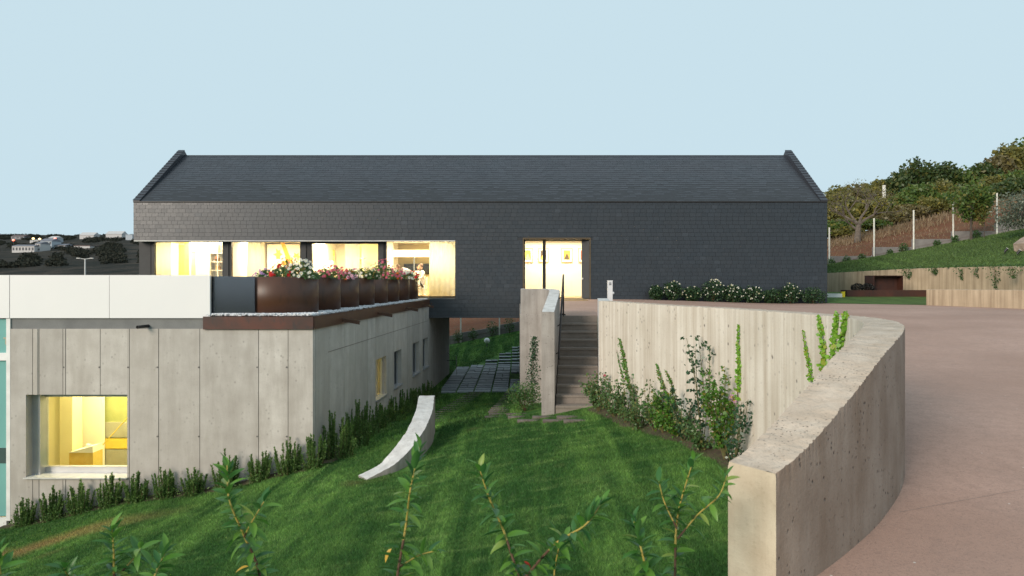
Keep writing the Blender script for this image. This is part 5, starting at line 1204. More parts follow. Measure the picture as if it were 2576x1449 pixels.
for px, py, lab in ((2521, 642, 'left black garden spotlight with white front on the slope'), (2555, 645, 'right black garden spotlight near the rock on the slope')):
    q_ = slope_at(px, py); t = thing('garden_spotlight', q_, lab, 'spotlight', 'spotlights on the sloping lawn'); MB().tube([(q_[0], q_[1], q_[2] - .05), (q_[0], q_[1], q_[2] + .12)], .015, 6).build('spike', 'black_plastic', t)
    a_, b_ = Vector((q_[0] - .02, q_[1], q_[2] + .1)), Vector((q_[0] + .08, q_[1] - .06, q_[2] + .26)); MB().tube([a_, b_], [.045, .06], 10).build('housing', 'black_plastic', t); MB().tube([b_, b_ + (b_ - a_) * .06], .062, 10).build('lens', 'white_paint', t)
def rock(q_, s, lab):
    m = MB(); n = 10; me = []
    for a_ in range(n):
        for b_ in range(6):
            th, ph = 2 * math.pi * a_ / n, math.pi * (b_ + .5) / 6; v = Vector((math.cos(th) * math.sin(ph), math.sin(th) * math.sin(ph), math.cos(ph))); v = v * (1 + .35 * noise.noise(v * 1.7)); m.v.append((q_[0] + v.x * s[0], q_[1] + v.y * s[1], q_[2] + v.z * s[2]))
    for a_ in range(n):
        for b_ in range(5): i0, i1 = a_ * 6 + b_, ((a_ + 1) % n) * 6 + b_; m.f.append((i0, i0 + 1, i1 + 1, i1))
    m.f.append(tuple(a_ * 6 for a_ in range(n))); m.f.append(tuple(a_ * 6 + 5 for a_ in range(n))[::-1]); m.build('rock', 'rock', base=q_, label=lab, cat='rock')
q_ = slope_at(2578, 628); rock((q_[0] + .35, q_[1], q_[2] + .1), (.75, .6, .55), 'brown boulder on the sloping lawn at the right edge')

# ---------------------------------------------------------------- trees
def tree(name, base, ztop, rx, leaf, label, n=1700, size=.30, trunk_r=.12, crown_from=.25, bark='bark', group=None, cat='tree', lobes=7, lean=0.0):
    t = thing(name, base, label, cat, group); H = ztop - base[2]; b = Vector(base); rd = random.Random(int(base[0] * 100 + base[1]))
    top = b + Vector((lean, 0, H * (crown_from + .3))); m = MB(); m.tube([b - Vector((0, 0, .3)), b + Vector((lean * .4, 0, H * crown_from * .6)), top], [trunk_r, trunk_r * .8, trunk_r * .45], 8); m.build('trunk', bark, t)
    C = []; mb = MB(); cc = b + Vector((lean, 0, H * (crown_from + (1 - crown_from) / 2))); hz = H * (1 - crown_from) / 2
    for k in range(lobes):
        v = Vector((rd.gauss(0, 1), rd.gauss(0, 1), rd.gauss(0, 1))).normalized(); lc = cc + Vector((v.x * rx * .6, v.y * rx * .6, v.z * hz * .6)); lr = rd.uniform(.42, .62)
        mb.tube([top - Vector((0, 0, H * .12)), (top + lc) / 2 + Vector((0, 0, .1)), lc], [trunk_r * .4, trunk_r * .25, .015], 5, False)
        k_ = n // lobes; d = rng.normal(size=(k_, 3)); d /= np.linalg.norm(d, axis=1, keepdims=True); C.append(np.array(lc) + d * rng.uniform(.35, 1.05, (k_, 1)) * np.array([rx * lr, rx * lr, hz * lr]))
    k_ = n // 4; d = rng.normal(size=(k_, 3)); d /= np.linalg.norm(d, axis=1, keepdims=True); C.append(np.array(cc) + d * rng.uniform(.3, 1.0, (k_, 1)) * np.array([rx, rx, hz]))
    mb.build('branches', bark, t); C = np.concatenate(C); V, Fc = leaf_quads(C, rng.uniform(.6, 1.4, len(C)) * size, .6); raw_mesh('crown', V, Fc, leaf, parent=t); return t
hill = [(2098, 492, 44, 'olive', 62), (2150, 478, 36, 'brown', 64), (2205, 472, 34, 'olive', 66), (2262, 446, 34, 'dark', 66), (2318, 418, 46, 'dark', 68), (2372, 428, 40, 'dark', 66), (2425, 432, 38, 'green', 66), (2468, 424, 36, 'dark', 67), (2506, 408, 36, 'brown', 68), (2548, 384, 40, 'olive', 69), (2600, 352, 52, 'green', 70), (2660, 330, 60, 'dark', 72),
        (2100, 556, 32, 'green', 55), (2132, 575, 26, 'olive', 54), (2196, 560, 32, 'green', 55), (2240, 540, 36, 'brown', 56), (2286, 520, 36, 'brown', 57), (2330, 500, 38, 'olive', 58), (2374, 495, 36, 'green', 58), (2200, 506, 30, 'olive', 57), (2268, 494, 30, 'green', 58), (2120, 520, 36, 'olive', 58), (2420, 500, 34, 'olive', 57), (2310, 470, 40, 'green', 60), (2356, 462, 38, 'olive', 61), (2440, 470, 36, 'dark', 60), (2500, 452, 36, 'olive', 61), (2550, 436, 38, 'green', 61), (2482, 478, 36, 'dark', 57), (2530, 462, 38, 'dark', 56), (2580, 450, 40, 'dark', 56), (2635, 430, 45, 'green', 57)]
hill = sorted(hill[:12]) + sorted(hill[12:])
desc = {'olive': 'yellowish olive', 'brown': 'brownish autumn', 'dark': 'dark green', 'green': 'mid green'}
for k, (px, py, hw, kind, Y) in enumerate(hill):
    x = X_(px, Y); z = float(zhs(x, Y)); rx = hw * Y / F; lower = k >= 12; nth = 'skyline row' if not lower else 'lower row'
    idx = [h[3] for h in hill[(12 if lower else 0):k + 1]].count(kind); tot = [h[3] for h in (hill[12:] if lower else hill[:12])].count(kind)
    o_ = ['leftmost', 'second from left', 'third from left', 'fourth from left', 'fifth from left', 'sixth from left', 'seventh from left', 'eighth from left', 'ninth from left', 'tenth from left'][idx - 1]
    tree('hillside_tree', (x, Y, z), Z_(py - (16 if not lower else 6), Y), rx * 1.45, {'olive': 'tree_olive', 'brown': 'tree_brown', 'dark': 'tree_dark', 'green': 'tree_green'}[kind], f'{desc[kind]} hillside tree, {o_} of its colour in the {nth}' if tot > 1 else f'only {desc[kind]} hillside tree in the {nth}', n=3900, size=.34 if not lower else .26, trunk_r=.14, crown_from=.06 if lower else .12, group='trees on the right hillside')
def weeds():
    n = 9000; x = rng.uniform(16, 44, n); d = np.where(rng.uniform(0, 1, n) < .6, rng.uniform(6.5, 10.5, n), rng.uniform(.4, 10, n)); y = fence_y(x) + d; z = zhs(x, y); h = rng.uniform(.12, .5, (n, 1)) * np.where(d > 6, 1.0, .45)[:, None]; a_ = rng.uniform(0, 6.28, n); P0 = np.stack([x, y, z], 1); wv = np.stack([np.cos(a_), np.sin(a_), 0 * a_], 1) * rng.uniform(.012, .03, (n, 1)); tip = P0 + rng.normal(0, .3, (n, 3)) * h * np.array([1, 1, 0]) + np.array([0, 0, 1]) * h
    raw_mesh('dry_weeds', np.stack([P0 - wv, P0 + wv, tip], 1).reshape(-1, 3), np.arange(n * 3).reshape(n, 3), 'dry_grass', kind='stuff', label='dry straw coloured weeds on the red soil slope')
weeds()
# bare brown tree
def bare_tree():
    Y = 49.5; b = P(2156, 624, Y); b.z = float(zhs(b.x, Y)); t = thing('bare_tree', b, 'half bare brown tree with forked trunk beside the slate house', 'tree'); m = MB()
    f = P(2160, 566, Y); m.tube([b - Vector((0, 0, .3)), (b + f) / 2, f], [.24, .19, .17], 10); m.build('trunk', 'bark_grey', t); br = MB(); tips = []
    def grow(p, d, l, r, lev):
        e = p + d * l; mid = (p + e) / 2 + Vector((random.uniform(-.1, .1), random.uniform(-.1, .1), random.uniform(0, .12))) * l; br.tube([p, mid, e], [r, r * .8, r * .6], 5, False); tips.append(e)
        if lev < 4:
            for _ in range(3 if lev < 3 else 2): grow(e, (d + Vector((random.gauss(0, .55), random.gauss(0, .55), random.gauss(.12, .35)))).normalized(), l * random.uniform(.55, .8), r * .55, lev + 1)
    for d in ((-1.2, 0, .75), (.55, .1, 1.0), (-.5, .5, 1.0), (1.0, -.3, .75)): grow(f, Vector(d).normalized(), 1.15, .10, 0)
    lowb = (b + f) / 2 + Vector((0, 0, .2)); grow(lowb, Vector((-1, -.1, .8)).normalized(), .9, .08, 2)
    br.build('branches', 'bark_grey', t); C = np.array([tuple(p) for p in tips]); C = np.repeat(C, 5, 0) + rng.normal(0, .22, (len(C) * 5, 3)); V, Fc = leaf_quads(C, rng.uniform(.06, .15, len(C)), .5); raw_mesh('sparse_leaves', V, Fc, 'tree_olive', parent=t)
bare_tree()
q_ = (X_(2443, 40.6), 40.6, fence_z(X_(2443, 40.6)) - .3); tree('young_tree', q_, Z_(455, 40.6), 1.15, 'tree_green', 'green young tree with bare lower trunk on the sloping lawn', n=2600, size=.17, trunk_r=.08, crown_from=.30, lobes=9)
q_ = (X_(2476, 40.4), 40.4, fence_z(X_(2476, 40.4)) - .3); tree('slender_tree', q_, Z_(500, 40.4), .5, 'tree_olive', 'very slender sapling right of the young green tree', n=500, size=.13, trunk_r=.03, crown_from=.35)
q_ = (X_(2612, 36), 36, float(Z_(622, 36))); tree('olive_tree', q_, Z_(478, 36), 1.75, 'olive_leaf', 'grey green olive tree cut by the right edge', n=5200, size=.11, trunk_r=.16, crown_from=.3, lobes=11, lean=-.5, bark='bark_grey')
# rubble ledge and pole on the hill
rb = MB(); a_, b_ = P(2165, 518, 60), P(2300, 488, 60); rb.prism([(a_.x, 59.5), (b_.x, 59.5), (b_.x, 60.5), (a_.x, 60.5)], [a_.z - .5, b_.z - .35, b_.z - .35, a_.z - .5], [a_.z, b_.z, b_.z, a_.z]); rb.build('stone_ledge', 'stone_rubble', base=(a_.x, 60, a_.z - 1), label='pale stone ledge between the hillside trees', cat='wall')
pp = thing('white_pole', P(2224, 520, 59), 'short thick white pole on the pale stone ledge', 'pole'); q_ = P(2224, 520, 59.2); m = MB(); m.tube([q_ - Vector((0, 0, 1.5)), P(2224, 466, 59.2)], [.15, .13], 10); m.build('shaft', 'post_white', pp); MB().tube([q_ - Vector((0, 0, .2)), q_ + Vector((0, 0, .1))], .2, 10).build('collar', 'post_white', pp)
# small bushes at the kerb wall and trailing plants on the garden wall
for k, (px, py, s) in enumerate(((2092, 655, .55), (2128, 650, .5), (2165, 645, .45), (2230, 628, .4), (2262, 620, .55), (2340, 605, .4), (2380, 598, .45), (2430, 590, .5), (1152, 862, .7), (1190, 852, .65), (1238, 846, .8), (1282, 838, .8))):
    x = X_(px, 42.6 if px > 2000 else 45.4); y = fence_y(x) - .45; c = (x, y, fence_z(x) - .28)
    ball_bush('kerb_bush', c, s * .5, s * .5, s * .62, 260, .10, 'bush_green', f'small leafy bush against the kerb wall, {["leftmost right of the house","second right of the house","third right of the house","fourth right of the house","fifth right of the house","sixth right of the house","seventh right of the house","last before the olive tree","leftmost seen under the house","second seen under the house","third seen under the house","rightmost seen under the house"][k]}', 'bush', 'bushes along the kerb wall', shell=.2)
def trailing(px, py0, py1, Yw, lab, n=160, spread=.25, leaf='bush_green'):
    p0, p1 = P(px, py0, Yw), P(px, py1, Yw); t = thing('trailing_plant', p0, lab, 'plant', 'plants hanging over the tan garden wall'); u_ = rng.uniform(0, 1, n); C = np.array(p0)[None] * (1 - u_[:, None]) + np.array(p1)[None] * u_[:, None]; C += rng.normal(0, 1, (n, 3)) * np.array([spread, .05, .06]) * (1.1 - u_[:, None]); C[:, 1] -= .08
    V, Fc = leaf_quads(C, rng.uniform(.05, .11, n), .6); raw_mesh('foliage', V, Fc, leaf, parent=t); MB().tube([p0 - Vector((0, .06, 0)), p1 - Vector((0, .06, 0))], .008, 4).build('stem', 'wood_stem', t)
for px, a_, b_, Yw, lab in ((2283, 676, 700, 36.0, 'trailing plant over the tan wall right of the rusty block'), (2350, 672, 690, 34.6, 'trailing plant over the middle of the tan wall'), (2420, 672, 705, 33.2, 'trailing plant over the tan wall before its bend'), (2460, 670, 700, 32.3, 'trailing plant at the bend of the tan wall'), (2500, 672, 725, 31.0, 'dark creeper low on the sunlit part of the tan wall'), (2545, 672, 700, 29.5, 'creeper at the right end of the tan wall')): trailing(px, a_, b_, Yw, lab)
ga = []
for k in range(60):
    for _ in range(26): ga.append(c1[k] + np.array([n1[k, 0], n1[k, 1], 0]) * rng.uniform(.0, .7) + np.array([rng.normal(0, .2), 0, rng.uniform(-.02, .10)]))
V, Fc = leaf_quads(np.array(ga), rng.uniform(.06, .13, len(ga)), .6); raw_mesh('ground_cover', V, Fc, 'bush_green', kind='stuff', label='leafy ground cover along the top of the tan garden wall')
# hedge of white flowering bushes
hb = [(1650, .30, .62, 6), (1692, .42, .80, 22), (1742, .40, .62, 14), (1795, .50, .92, 34), (1845, .45, .74, 26), (1893, .45, .70, 24), (1945, .50, .62, 2), (1988, .40, .84, 18), (2045, .55, .66, 0)]
for k, (px, rx, h, nb_) in enumerate(hb):
    Y = 29.25; c = (X_(px, Y), Y, float(zd(X_(px, Y), Y)) - .02)
    t = ball_bush('rose_bush', c, rx, .36, h / 2, 1000, .085, 'hedge_leaf', f'bush before the slate wall, {["leftmost","second from left","third from left","tallest, fourth from left","fifth from left","sixth from left","seventh from left, almost without flowers","eighth from left","rightmost, without flowers"][k]}' + (', dotted with white flowers' if nb_ > 5 else ''), 'bush', 'bushes along the slate wall', shell=.35)
    for _ in range(int(nb_ * .8)):
        a2 = random.uniform(-1.2, 1.2); e = random.uniform(-.5, 1.4); p = Vector(c) + Vector((math.sin(a2) * rx * math.cos(e), -.36 * math.cos(a2) * math.cos(e), h / 2 * (1 + math.sin(e)))); inst(BL['cream' if random.random() < .3 else 'white'], 'blossom', t, p, (R(70) + random.uniform(-.5, .5), random.uniform(-.5, .5), 0), random.uniform(.024, .040))

# ================================================================ plants at the block and the curved wall
def rosemary(c, h, w_, label, dark=False, n_s=30):
    t = thing('rosemary_shrub', c, label, 'shrub', 'rosemary along the concrete block'); C = []; A_ = []; m = MB()
    for k in range(n_s):
        a_ = random.uniform(0, 6.28); r_ = random.uniform(0, 1) ** .6; b = Vector((c[0] + math.cos(a_) * w_ * .45 * r_, c[1] + math.sin(a_) * .16 * r_, c[2])); hh = h * random.uniform(.45, 1.0) * (1.12 - .4 * r_); tip = b + Vector((math.cos(a_) * .10 * r_ + random.uniform(-.04, .04), math.sin(a_) * .05, hh)); m.tube([b, (b + tip) / 2 + Vector((random.uniform(-.02, .02), 0, 0)), tip], [.007, .005, .002], 4, False)
        nn = int(130 * hh / .5); u_ = rng.uniform(.05, 1, nn); P0 = np.array(b)[None] * (1 - u_[:, None]) + np.array(tip)[None] * u_[:, None]; d = rng.normal(size=(nn, 3)); d[:, 2] = np.abs(d[:, 2]) + .7; d /= np.linalg.norm(d, axis=1, keepdims=True); C.append(P0 + d * .016); A_.append(d)
    nn = 700; P0 = np.array(c) + rng.normal(0, 1, (nn, 3)) * np.array([w_ * .28, .10, h * .14]) + np.array([0, 0, h * .16]); d = rng.normal(size=(nn, 3)); d[:, 2] = np.abs(d[:, 2]); d /= np.linalg.norm(d, axis=1, keepdims=True); C.append(P0); A_.append(d)
    C = np.concatenate(C); A_ = np.concatenate(A_); B_ = rng.normal(size=C.shape); B_ -= (A_ * B_).sum(1, keepdims=True) * A_; B_ /= np.linalg.norm(B_, axis=1, keepdims=True)
    V, Fc = leaf_quads(C, rng.uniform(.040, .075, len(C)), .34, A_, B_); raw_mesh('sprigs', V, Fc, 'rosemary_leaf', parent=t); m.build('stems', 'wood_stem', t)
ordw = ['first', 'second', 'third', 'fourth', 'fifth', 'sixth', 'seventh', 'eighth', 'ninth', 'tenth', 'eleventh']
fr = [(62, .60, .36), (132, .74, .42), (203, .70, .42), (277, .70, .40), (345, .62, .36), (418, .68, .44), (488, .62, .38), (570, .84, .44), (652, .74, .42), (728, .76, .44), (790, .80, .42)]
for k, (px, h, w_) in enumerate(fr):
    x = X_(px, FY - .22); rosemary((x, FY - .24, float(zl(x, FY - .24)) - .02), h, w_, f'rosemary shrub at the foot of the concrete front, {ordw[k]} from the left')
for k, (y, h) in enumerate(((16.1, .95), (17.2, .8), (18.4, .9), (19.6, .7), (21.0, .62), (22.6, .6), (24.2, .7), (26.0, .65), (27.8, .6))):
    x = sx(y) + .3; rosemary((x, y, float(zl(x, y)) - .02), h * 1.12, 1.0, f'rosemary shrub along the shaded block side, {ordw[k]} from the corner', n_s=42)
def on_wall(px, py, off=.03):
    pxs = CX + F * WIN[:, 0] / WIN[:, 1]; k0 = int(np.argmax(pxs)); seg = slice(k0, len(pxs)); o_ = np.argsort(pxs[seg]); x = np.interp(px, pxs[seg][o_], WIN[seg, 0][o_]); y = np.interp(px, pxs[seg][o_], WIN[seg, 1][o_])
    nrm_ = np.array([np.interp(px, pxs[seg][o_], WN[seg, 0][o_]), np.interp(px, pxs[seg][o_], WN[seg, 1][o_])]); return Vector((x + nrm_[0] * off, y + nrm_[1] * off, Z_(py, y)))
def creeper(pts, w0, w1, leaf, label, n=170, size=.045):
    P3 = [on_wall(px, py) for px, py in pts]; t = thing('creeper', P3[0], label, 'climbing plant', 'creepers on the curved wall'); m = MB(); m.tube(P3, [.008] * (len(P3) - 1) + [.003], 5); m.build('stem', 'wood_stem', t)
    cc = catmull([tuple(p) for p in P3], 120); k_ = (rng.uniform(0, 1, n) ** .9 * 119).astype(int); wd = (w0 + (w1 - w0) * k_ / 119.)[:, None]; C = cc[k_] + rng.normal(0, 1, (n, 3)) * wd * np.array([.5, .35, .45]); C[:, 1] -= .02
    A_ = rng.normal(0, .5, (n, 3)) + np.array([0, -.3, -.8]); A_ /= np.linalg.norm(A_, axis=1, keepdims=True); B_ = rng.normal(0, .35, (n, 3)) + np.array([.9, -.25, 0]); B_ -= (A_ * B_).sum(1, keepdims=True) * A_; B_ /= np.linalg.norm(B_, axis=1, keepdims=True)
    sz = size * (1 - .55 * (k_ / 119.)) * rng.uniform(.7, 1.3, n); V, Fc = leaf_quads(C, sz, .95, A_, B_); raw_mesh('leaves', V, Fc, leaf, parent=t)
creeper([(1588, 985), (1577, 930), (1570, 890), (1560, 850)], .10, .02, 'creeper_leaf_deep', 'pointed creeper on the curved wall nearest the stairs', 260, .06)
creeper([(1572, 960), (1562, 920), (1555, 880)], .03, .01, 'creeper_leaf_deep', 'thin wisp left of the pointed creeper nearest the stairs', 60, .045)
creeper([(1690, 1050), (1682, 1000), (1668, 960), (1654, 915)], .12, .02, 'creeper_leaf_deep', 'tall leaning creeper behind the roses, left strand', 230, .06)
creeper([(1700, 1010), (1692, 965), (1676, 930)], .06, .015, 'creeper_leaf_deep', 'right strand of the leaning creeper behind the roses', 110, .05)
creeper([(1860, 1000), (1862, 930), (1860, 870), (1861, 815)], .055, .012, 'creeper_leaf', 'narrow upright green creeper in the middle of the curved wall', 240, .055)
creeper([(2046, 960), (2040, 920), (2032, 880), (2024, 830)], .045, .01, 'creeper_leaf', 'thin creeper with red tip, left of the bright creepers', 110, .045)
creeper([(2078, 930), (2076, 880), (2070, 830), (2062, 792)], .045, .02, 'creeper_leaf', 'bright green creeper, left of the three near the wall bend', 150, .06)
creeper([(2095, 905), (2104, 850), (2108, 810), (2112, 788)], .045, .02, 'creeper_leaf', 'bright green creeper, middle of the three near the wall bend', 150, .06)
creeper([(2118, 880), (2126, 840), (2130, 805), (2130, 784)], .042, .025, 'creeper_leaf', 'bright green creeper, right of the three near the wall bend', 140, .06)
def rose(px, py, Yo, h, w_, n_st, nl, leaf, label, flowers=(), size=.06, lean=0.0):
    wl = on_wall(px, py, .12 + .16 * random.random()); g = Vector((wl.x, wl.y, float(zl(wl.x, wl.y)))); t = thing('rose_bush', g, label, 'rose bush', 'roses along the curved wall'); m = MB(); C = []
    for k in range(n_st):
        a_ = random.uniform(0, 6.28); d = Vector((math.cos(a_) * w_ * .5 + lean * h, math.sin(a_) * .18, h * random.uniform(.55, 1.0))); p1 = g + d * .55 + Vector((random.uniform(-.06, .06), 0, .05)); p2 = g + d; m.tube([g, p1, p2], [.008, .006, .003], 5, False)
        for u_ in np.linspace(.22, 1.0, max(4, nl // n_st // 3)):
            b = (g * (1 - u_) ** 2 + p1 * 2 * u_ * (1 - u_) + p2 * u_ ** 2); dd = rng.normal(size=3) * np.array([1, .7, .5]); dd /= np.linalg.norm(dd)
            for q in (.4, .8, 1.2, 1.6): C.append(np.array(b) + dd * .055 * q + rng.normal(0, .014, 3))
            C.append(np.array(b) + rng.normal(0, .05, 3)); C.append(np.array(b) + rng.normal(0, .05, 3))
    C = np.array(C); V, Fc = leaf_quads(C, rng.uniform(.7, 1.25, len(C)) * size, .68); raw_mesh('leaves', V, Fc, leaf, parent=t); m.build('stems', 'rose_stem', t)
    for (dx, dz, k, s) in flowers: inst(BL[k], 'blossom', t, g + Vector((dx, -.12, dz)), (R(60), 0, 0), s)
rose(1532, 1062, 0, .85, .75, 16, 520, 'rose_leaf', 'loose rose bush beside the bottom of the stairs', ((.12, .8, 'pink', .04),))
rose(1600, 1085, 0, .95, .70, 16, 560, 'rose_leaf', 'second rose bush from the stairs, greyish green')
rose(1668, 1095, 0, .95, .45, 10, 300, 'rose_leaf', 'thin dark rose bush, third from the stairs')
rose(1690, 1105, 0, .75, .40, 12, 380, 'creeper_leaf_deep', 'yellowing low shrub between the dark roses')
rose(1745, 1112, 0, .95, .55, 7, 170, 'rose_leaf_dark', 'dark rounded leafed rose with open gaps, fourth from the stairs', size=.07)
rose(1790, 1125, 0, 1.75, .40, 6, 190, 'rose_leaf_dark', 'tallest dark rose reaching half way up the curved wall', size=.065, lean=-.03)
rose(1850, 1150, 0, 1.35, .60, 18, 800, 'creeper_leaf_deep', 'dense green rose with pink bloom near the wall end', ((.06, .95, 'rosepink', .05), (.1, .9, 'rosepink', .05)), size=.06)
rose(1890, 1160, 0, 1.0, .45, 7, 180, 'rose_leaf_dark', 'dark rose sprawling against the near wall end', size=.06)
rose(1800, 1135, 0, .5, .7, 12, 420, 'rose_leaf', 'low tangled rose under the tallest dark rose', size=.05)
rose(1640, 1095, 0, .55, .7, 14, 420, 'rose_leaf', 'low spreading rose between the second and third rose', size=.05)
rose(1722, 1110, 0, .5, .6, 12, 380, 'creeper_leaf_deep', 'low yellowish shrub left of the dark rounded leafed rose', size=.05)
rose(1565, 1072, 0, .55, .6, 12, 360, 'rose_leaf', 'low bushy rose between the first and second rose', size=.05)
def veil(px, py, h, w_, n, leaf, label, size=.05):
    g = G(px, py, y0=7); ball_bush('leafy_shrub', tuple(g), w_ / 2, w_ * .35, h / 2, n, size, leaf, label, 'shrub', shell=.1, aspect=.3)
veil(1320, 1034, .75, .95, 1600, 'ferny', 'feathery green shrub at the foot of the stair parapet', .07)
g = G(1340, 1022, y0=7); t = thing('wall_climber', g, 'small leafed climber growing up the grey stair parapet', 'climbing plant'); C = []
for k in range(1100):
    u_ = random.random() ** .8; C.append((X_(1338 + random.gauss(0, 12) * (1.1 - u_ * .8) + 6 * u_, 19.7), 19.55 - random.uniform(0, .25) + .9 * (u_ > 2), Z_(1010 - 165 * u_, 19.7)))
V, Fc = leaf_quads(np.array(C), rng.uniform(.03, .065, len(C)), .7); raw_mesh('leaves', V, Fc, 'rose_leaf_dark', parent=t); MB().tube([(g.x, 19.6, -3.5), P(1338, 930, 19.65), P(1342, 850, 19.65)], [.02, .012, .005], 5).build('stem', 'wood_stem', t)

# ================================================================ laurel stems in the foreground
def leaf_mesh(name, mat, bend, fold):
    n = 6; m = MB()
    for k in range(n + 1):
        u_ = k / n; w_ = .172 * (math.sin(math.pi * (u_ ** .85)) ** .8 if 0 < u_ < 1 else .0) + .004; z = -bend * u_ * u_; m.v += [(u_, -w_, z + fold * w_), (u_, 0, z), (u_, w_, z + fold * w_)]
    for k in range(n):
        o = 3 * k; m.f += [(o, o + 3, o + 4, o + 1), (o + 1, o + 4, o + 5, o + 2)]
    me = bpy.data.meshes.new(name); me.from_pydata(m.v, [], m.f); me.materials.append(MATS[mat]); me.polygons.foreach_set('use_smooth', [True] * len(me.polygons)); return me
LM = [leaf_mesh('leaf', 'laurel_leaf', .18, .5), leaf_mesh('leaf', 'laurel_leaf', .34, .35), leaf_mesh('leaf', 'laurel_leaf_deep', .22, .45), leaf_mesh('leaf', 'laurel_leaf_deep', .05, .6)]
LY, LR = leaf_mesh('leaf', 'laurel_leaf_yellow', .3, .5), leaf_mesh('leaf', 'laurel_leaf_red', .2, .5)
def put_leaf(t, me, p, d, L):
    d = Vector(d).normalized(); up = Vector((0, 0, 1)); y_ = up.cross(d); y_ = y_.normalized() if y_.length > .05 else Vector((0, 1, 0)); z_ = d.cross(y_)
    M = Matrix((d, y_, z_)).transposed(); M = M @ Matrix.Rotation(random.uniform(-.5, .5), 3, 'X'); inst(me, 'leaf', t, p, M.to_euler(), L)
def laurel(label, stems, Y, extra=()):
    p0 = P(*stems[0][0], Y); base = Vector((p0.x, Y, float(zl(p0.x, Y)))); t = thing('laurel_plant', base, label, 'plant', 'young laurels in the foreground')
    for si, st_ in enumerate(stems):
        pts = [P(px, py, Y) for px, py in st_]
        for k, q in enumerate(pts[1:]): q.y += random.uniform(-.05, .05)
        if si == 0: pts = [base - Vector((0, 0, .05))] + pts
        c = catmull([tuple(q) for q in pts], 60); br_ = .0075 if si == 0 else .005; low = MB(); k1 = 32 if si == 0 else 8
        low.tube(c[:k1 + 1], list(np.linspace(br_, br_ * .75, k1 + 1)), 7); low.build('stem', 'wood_stem', t); hi = MB(); hi.tube(c[k1:], list(np.linspace(br_ * .75, .0025, 60 - k1)), 7); hi.build('shoot', 'green_stem', t)
        Ls = np.linalg.norm(c[-1] - c[0]); s0 = .30 if si == 0 else .15; nl = max(8, int(Ls * (1 - s0) / .0125)); az = random.uniform(0, 6.28)
        for k in range(nl):
            u_ = s0 + (1 - s0) * (k / (nl - 1)); i_ = min(59, int(u_ * 59)); p = Vector(c[i_]); ax = Vector(c[min(59, i_ + 1)] - c[max(0, i_ - 1)]).normalized(); az += 2.4 + random.uniform(-.4, .4)
            a_ = ax.cross(Vector((.3, 1, .1))).normalized(); b_ = ax.cross(a_); el = .35 + .75 * max(0, (u_ - .75) / .25) + random.uniform(-.25, .25); d = (a_ * math.cos(az) + b_ * math.sin(az)) * math.cos(el) + ax * math.sin(el)
            if u_ < .6: d.z -= random.uniform(0, .5)
            put_leaf(t, random.choice(LM), p, d, random.uniform(.064, .106) * (1.0 if u_ < .93 else .85))
    for px, py, me, dx, dz, L in extra: put_leaf(t, me, P(px, py, Y), (dx, -.2, dz), L)
laurel('young laurel with pale lower leaves before the concrete block', [[(652, 1500), (640, 1440), (612, 1340), (585, 1250), (570, 1172)], [(614, 1350), (645, 1300), (672, 1255)]], 3.3, ((625, 1425, LY, -1, -.15, .06), (608, 1345, LM[1], -.8, -.5, .1), (612, 1365, LM[1], -.7, -.6, .1)))
laurel('young laurel crossing the low curved wall, with one yellow leaf', [[(1002, 1500), (1003, 1440), (1018, 1330), (1034, 1230), (1052, 1132)], [(1006, 1425), (1050, 1402), (1095, 1388)]], 3.25, ((985, 1380, LY, -.5, -.7, .065),))
laurel('young laurel leaning left in the middle of the lawn', [[(1335, 1520), (1300, 1430), (1265, 1340), (1230, 1250), (1206, 1172)]], 3.3, ((1318, 1412, LR, .6, -.4, .045),))
laurel('young laurel leaning right in the middle of the lawn', [[(1285, 1520), (1335, 1445), (1402, 1372), (1470, 1312), (1516, 1262)], [(1392, 1500), (1396, 1440), (1404, 1372)]], 3.2)
laurel('bushy laurel beside the near end of the curved wall', [[(1694, 1520), (1697, 1445), (1706, 1350), (1716, 1275), (1746, 1160)], [(1705, 1355), (1760, 1300), (1806, 1245), (1832, 1200)], [(1703, 1330), (1676, 1270), (1662, 1218)]], 3.4)
laurel('shorter laurel left of the bushy laurel at the wall end', [[(1645, 1520), (1628, 1445), (1612, 1380), (1596, 1312)]], 3.1)
laurel('low laurel under the square window', [[(300, 1520), (298, 1445), (297, 1385), (295, 1322)], [(305, 1440), (335, 1400), (362, 1372)]], 3.3)
laurel('short laurel between the window laurel and the pale leaved laurel', [[(395, 1520), (400, 1450), (410, 1388)]], 3.2)
laurel('laurel top cut off by the left frame edge', [[(20, 1540), (10, 1470), (6, 1385)]], 3.0)
laurel('lowest laurel tip near the bottom left corner', [[(160, 1540), (166, 1480), (172, 1422)]], 3.2)

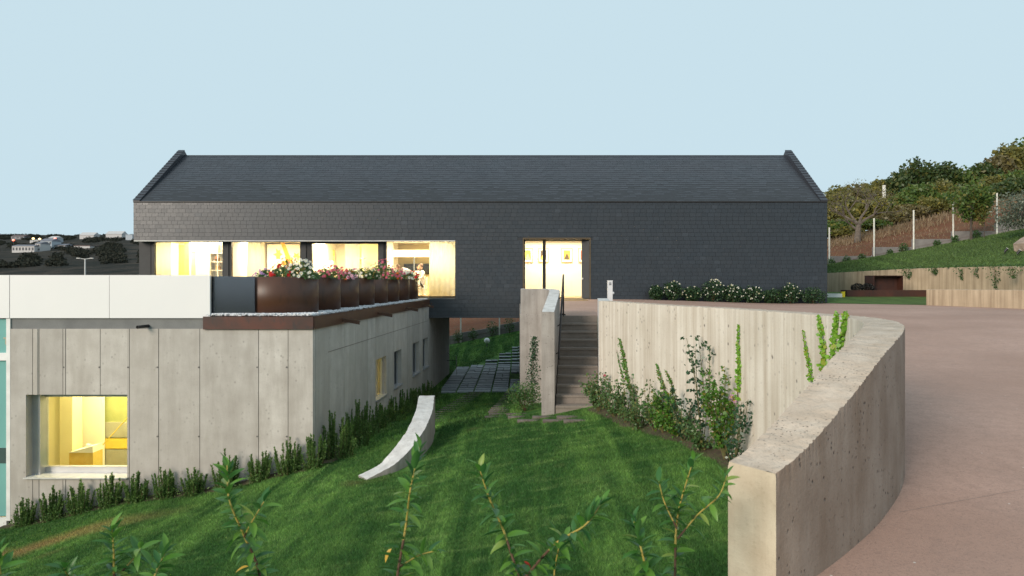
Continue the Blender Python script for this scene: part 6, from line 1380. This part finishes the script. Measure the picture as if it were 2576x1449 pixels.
# ================================================================ grass blades
def grass():
    n = 620000; y = 6.2 + rng.uniform(0, 1, n) ** 1.25 * 11.0; px = rng.uniform(-30, 1960, n); x = (px - CX) * y / F
    keep = np.ones(n, bool); keep &= ~((y > FY - .06) & (x < sx(y) + .05)); keep &= x < wall_in_x(np.clip(y, 4, 16.3)) - .02; keep &= ~((y > 16.3) & (x > .45)); z = zl(x, y); py = CY - z * F / y; keep &= (py < 1475); keep &= ~((np.abs(x + 2.1) < .30) & (y > 13.6) & (y < 17.0))
    x, y, z = x[keep], y[keep], z[keep]; m = len(x)
    n2 = 90000; y2 = 17 + rng.uniform(0, 1, n2) * 28; x2_ = -4.2 + rng.uniform(0, 1, n2) * 4.3; k2 = ((x2_ > sx(y2) + .05) | (y2 > 35.5)) & ~((y2 > 29.1) & (y2 < np.interp(x2_, [-3.2, -2.5, -1.8, -1.1, -.4], [37.4, 38.2, 39.6, 40.6, 41.6])) & (x2_ > -3.2) & (rng.uniform(0, 1, n2) < .96)); x2_, y2 = x2_[k2], y2[k2]; z2 = zl(x2_, y2)
    Pn = np.concatenate([SLOPE.reshape(-1, 3)]); ia = rng.integers(0, 59, 60000); ib = rng.integers(0, 23, 60000); ta, tb = rng.uniform(0, 1, (60000, 1)), rng.uniform(0, 1, (60000, 1))
    S = (SLOPE[ia, ib] * (1 - ta) + SLOPE[ia + 1, ib] * ta) * (1 - tb) + (SLOPE[ia, ib + 1] * (1 - ta) + SLOPE[ia + 1, ib + 1] * ta) * tb
    P0 = np.concatenate([np.stack([x, y, z], 1), np.stack([x2_, y2, z2], 1), S]); sc = np.concatenate([np.ones(m), np.full(len(x2_), 1.7), np.full(60000, 2.2)])[:, None]
    N = len(P0); a_ = rng.uniform(0, 6.28, N); wv = np.stack([np.cos(a_), np.sin(a_), np.zeros(N)], 1) * rng.uniform(.0018, .0034, (N, 1)) * sc * np.clip(P0[:, 1:2] / 8, 1, 2.5)
    h = rng.uniform(.018, .050, (N, 1)) * sc; ln = rng.normal(0, .6, (N, 3)) * h; ln[:, 2] = 0; tip = P0 + ln + np.array([0, 0, 1]) * h
    V = np.stack([P0 - wv, P0 + wv, tip], 1).reshape(-1, 3); raw_mesh('grass', V, np.arange(N * 3).reshape(N, 3), 'grass_blade', kind='stuff', label='short mown grass of the lawns')
grass()
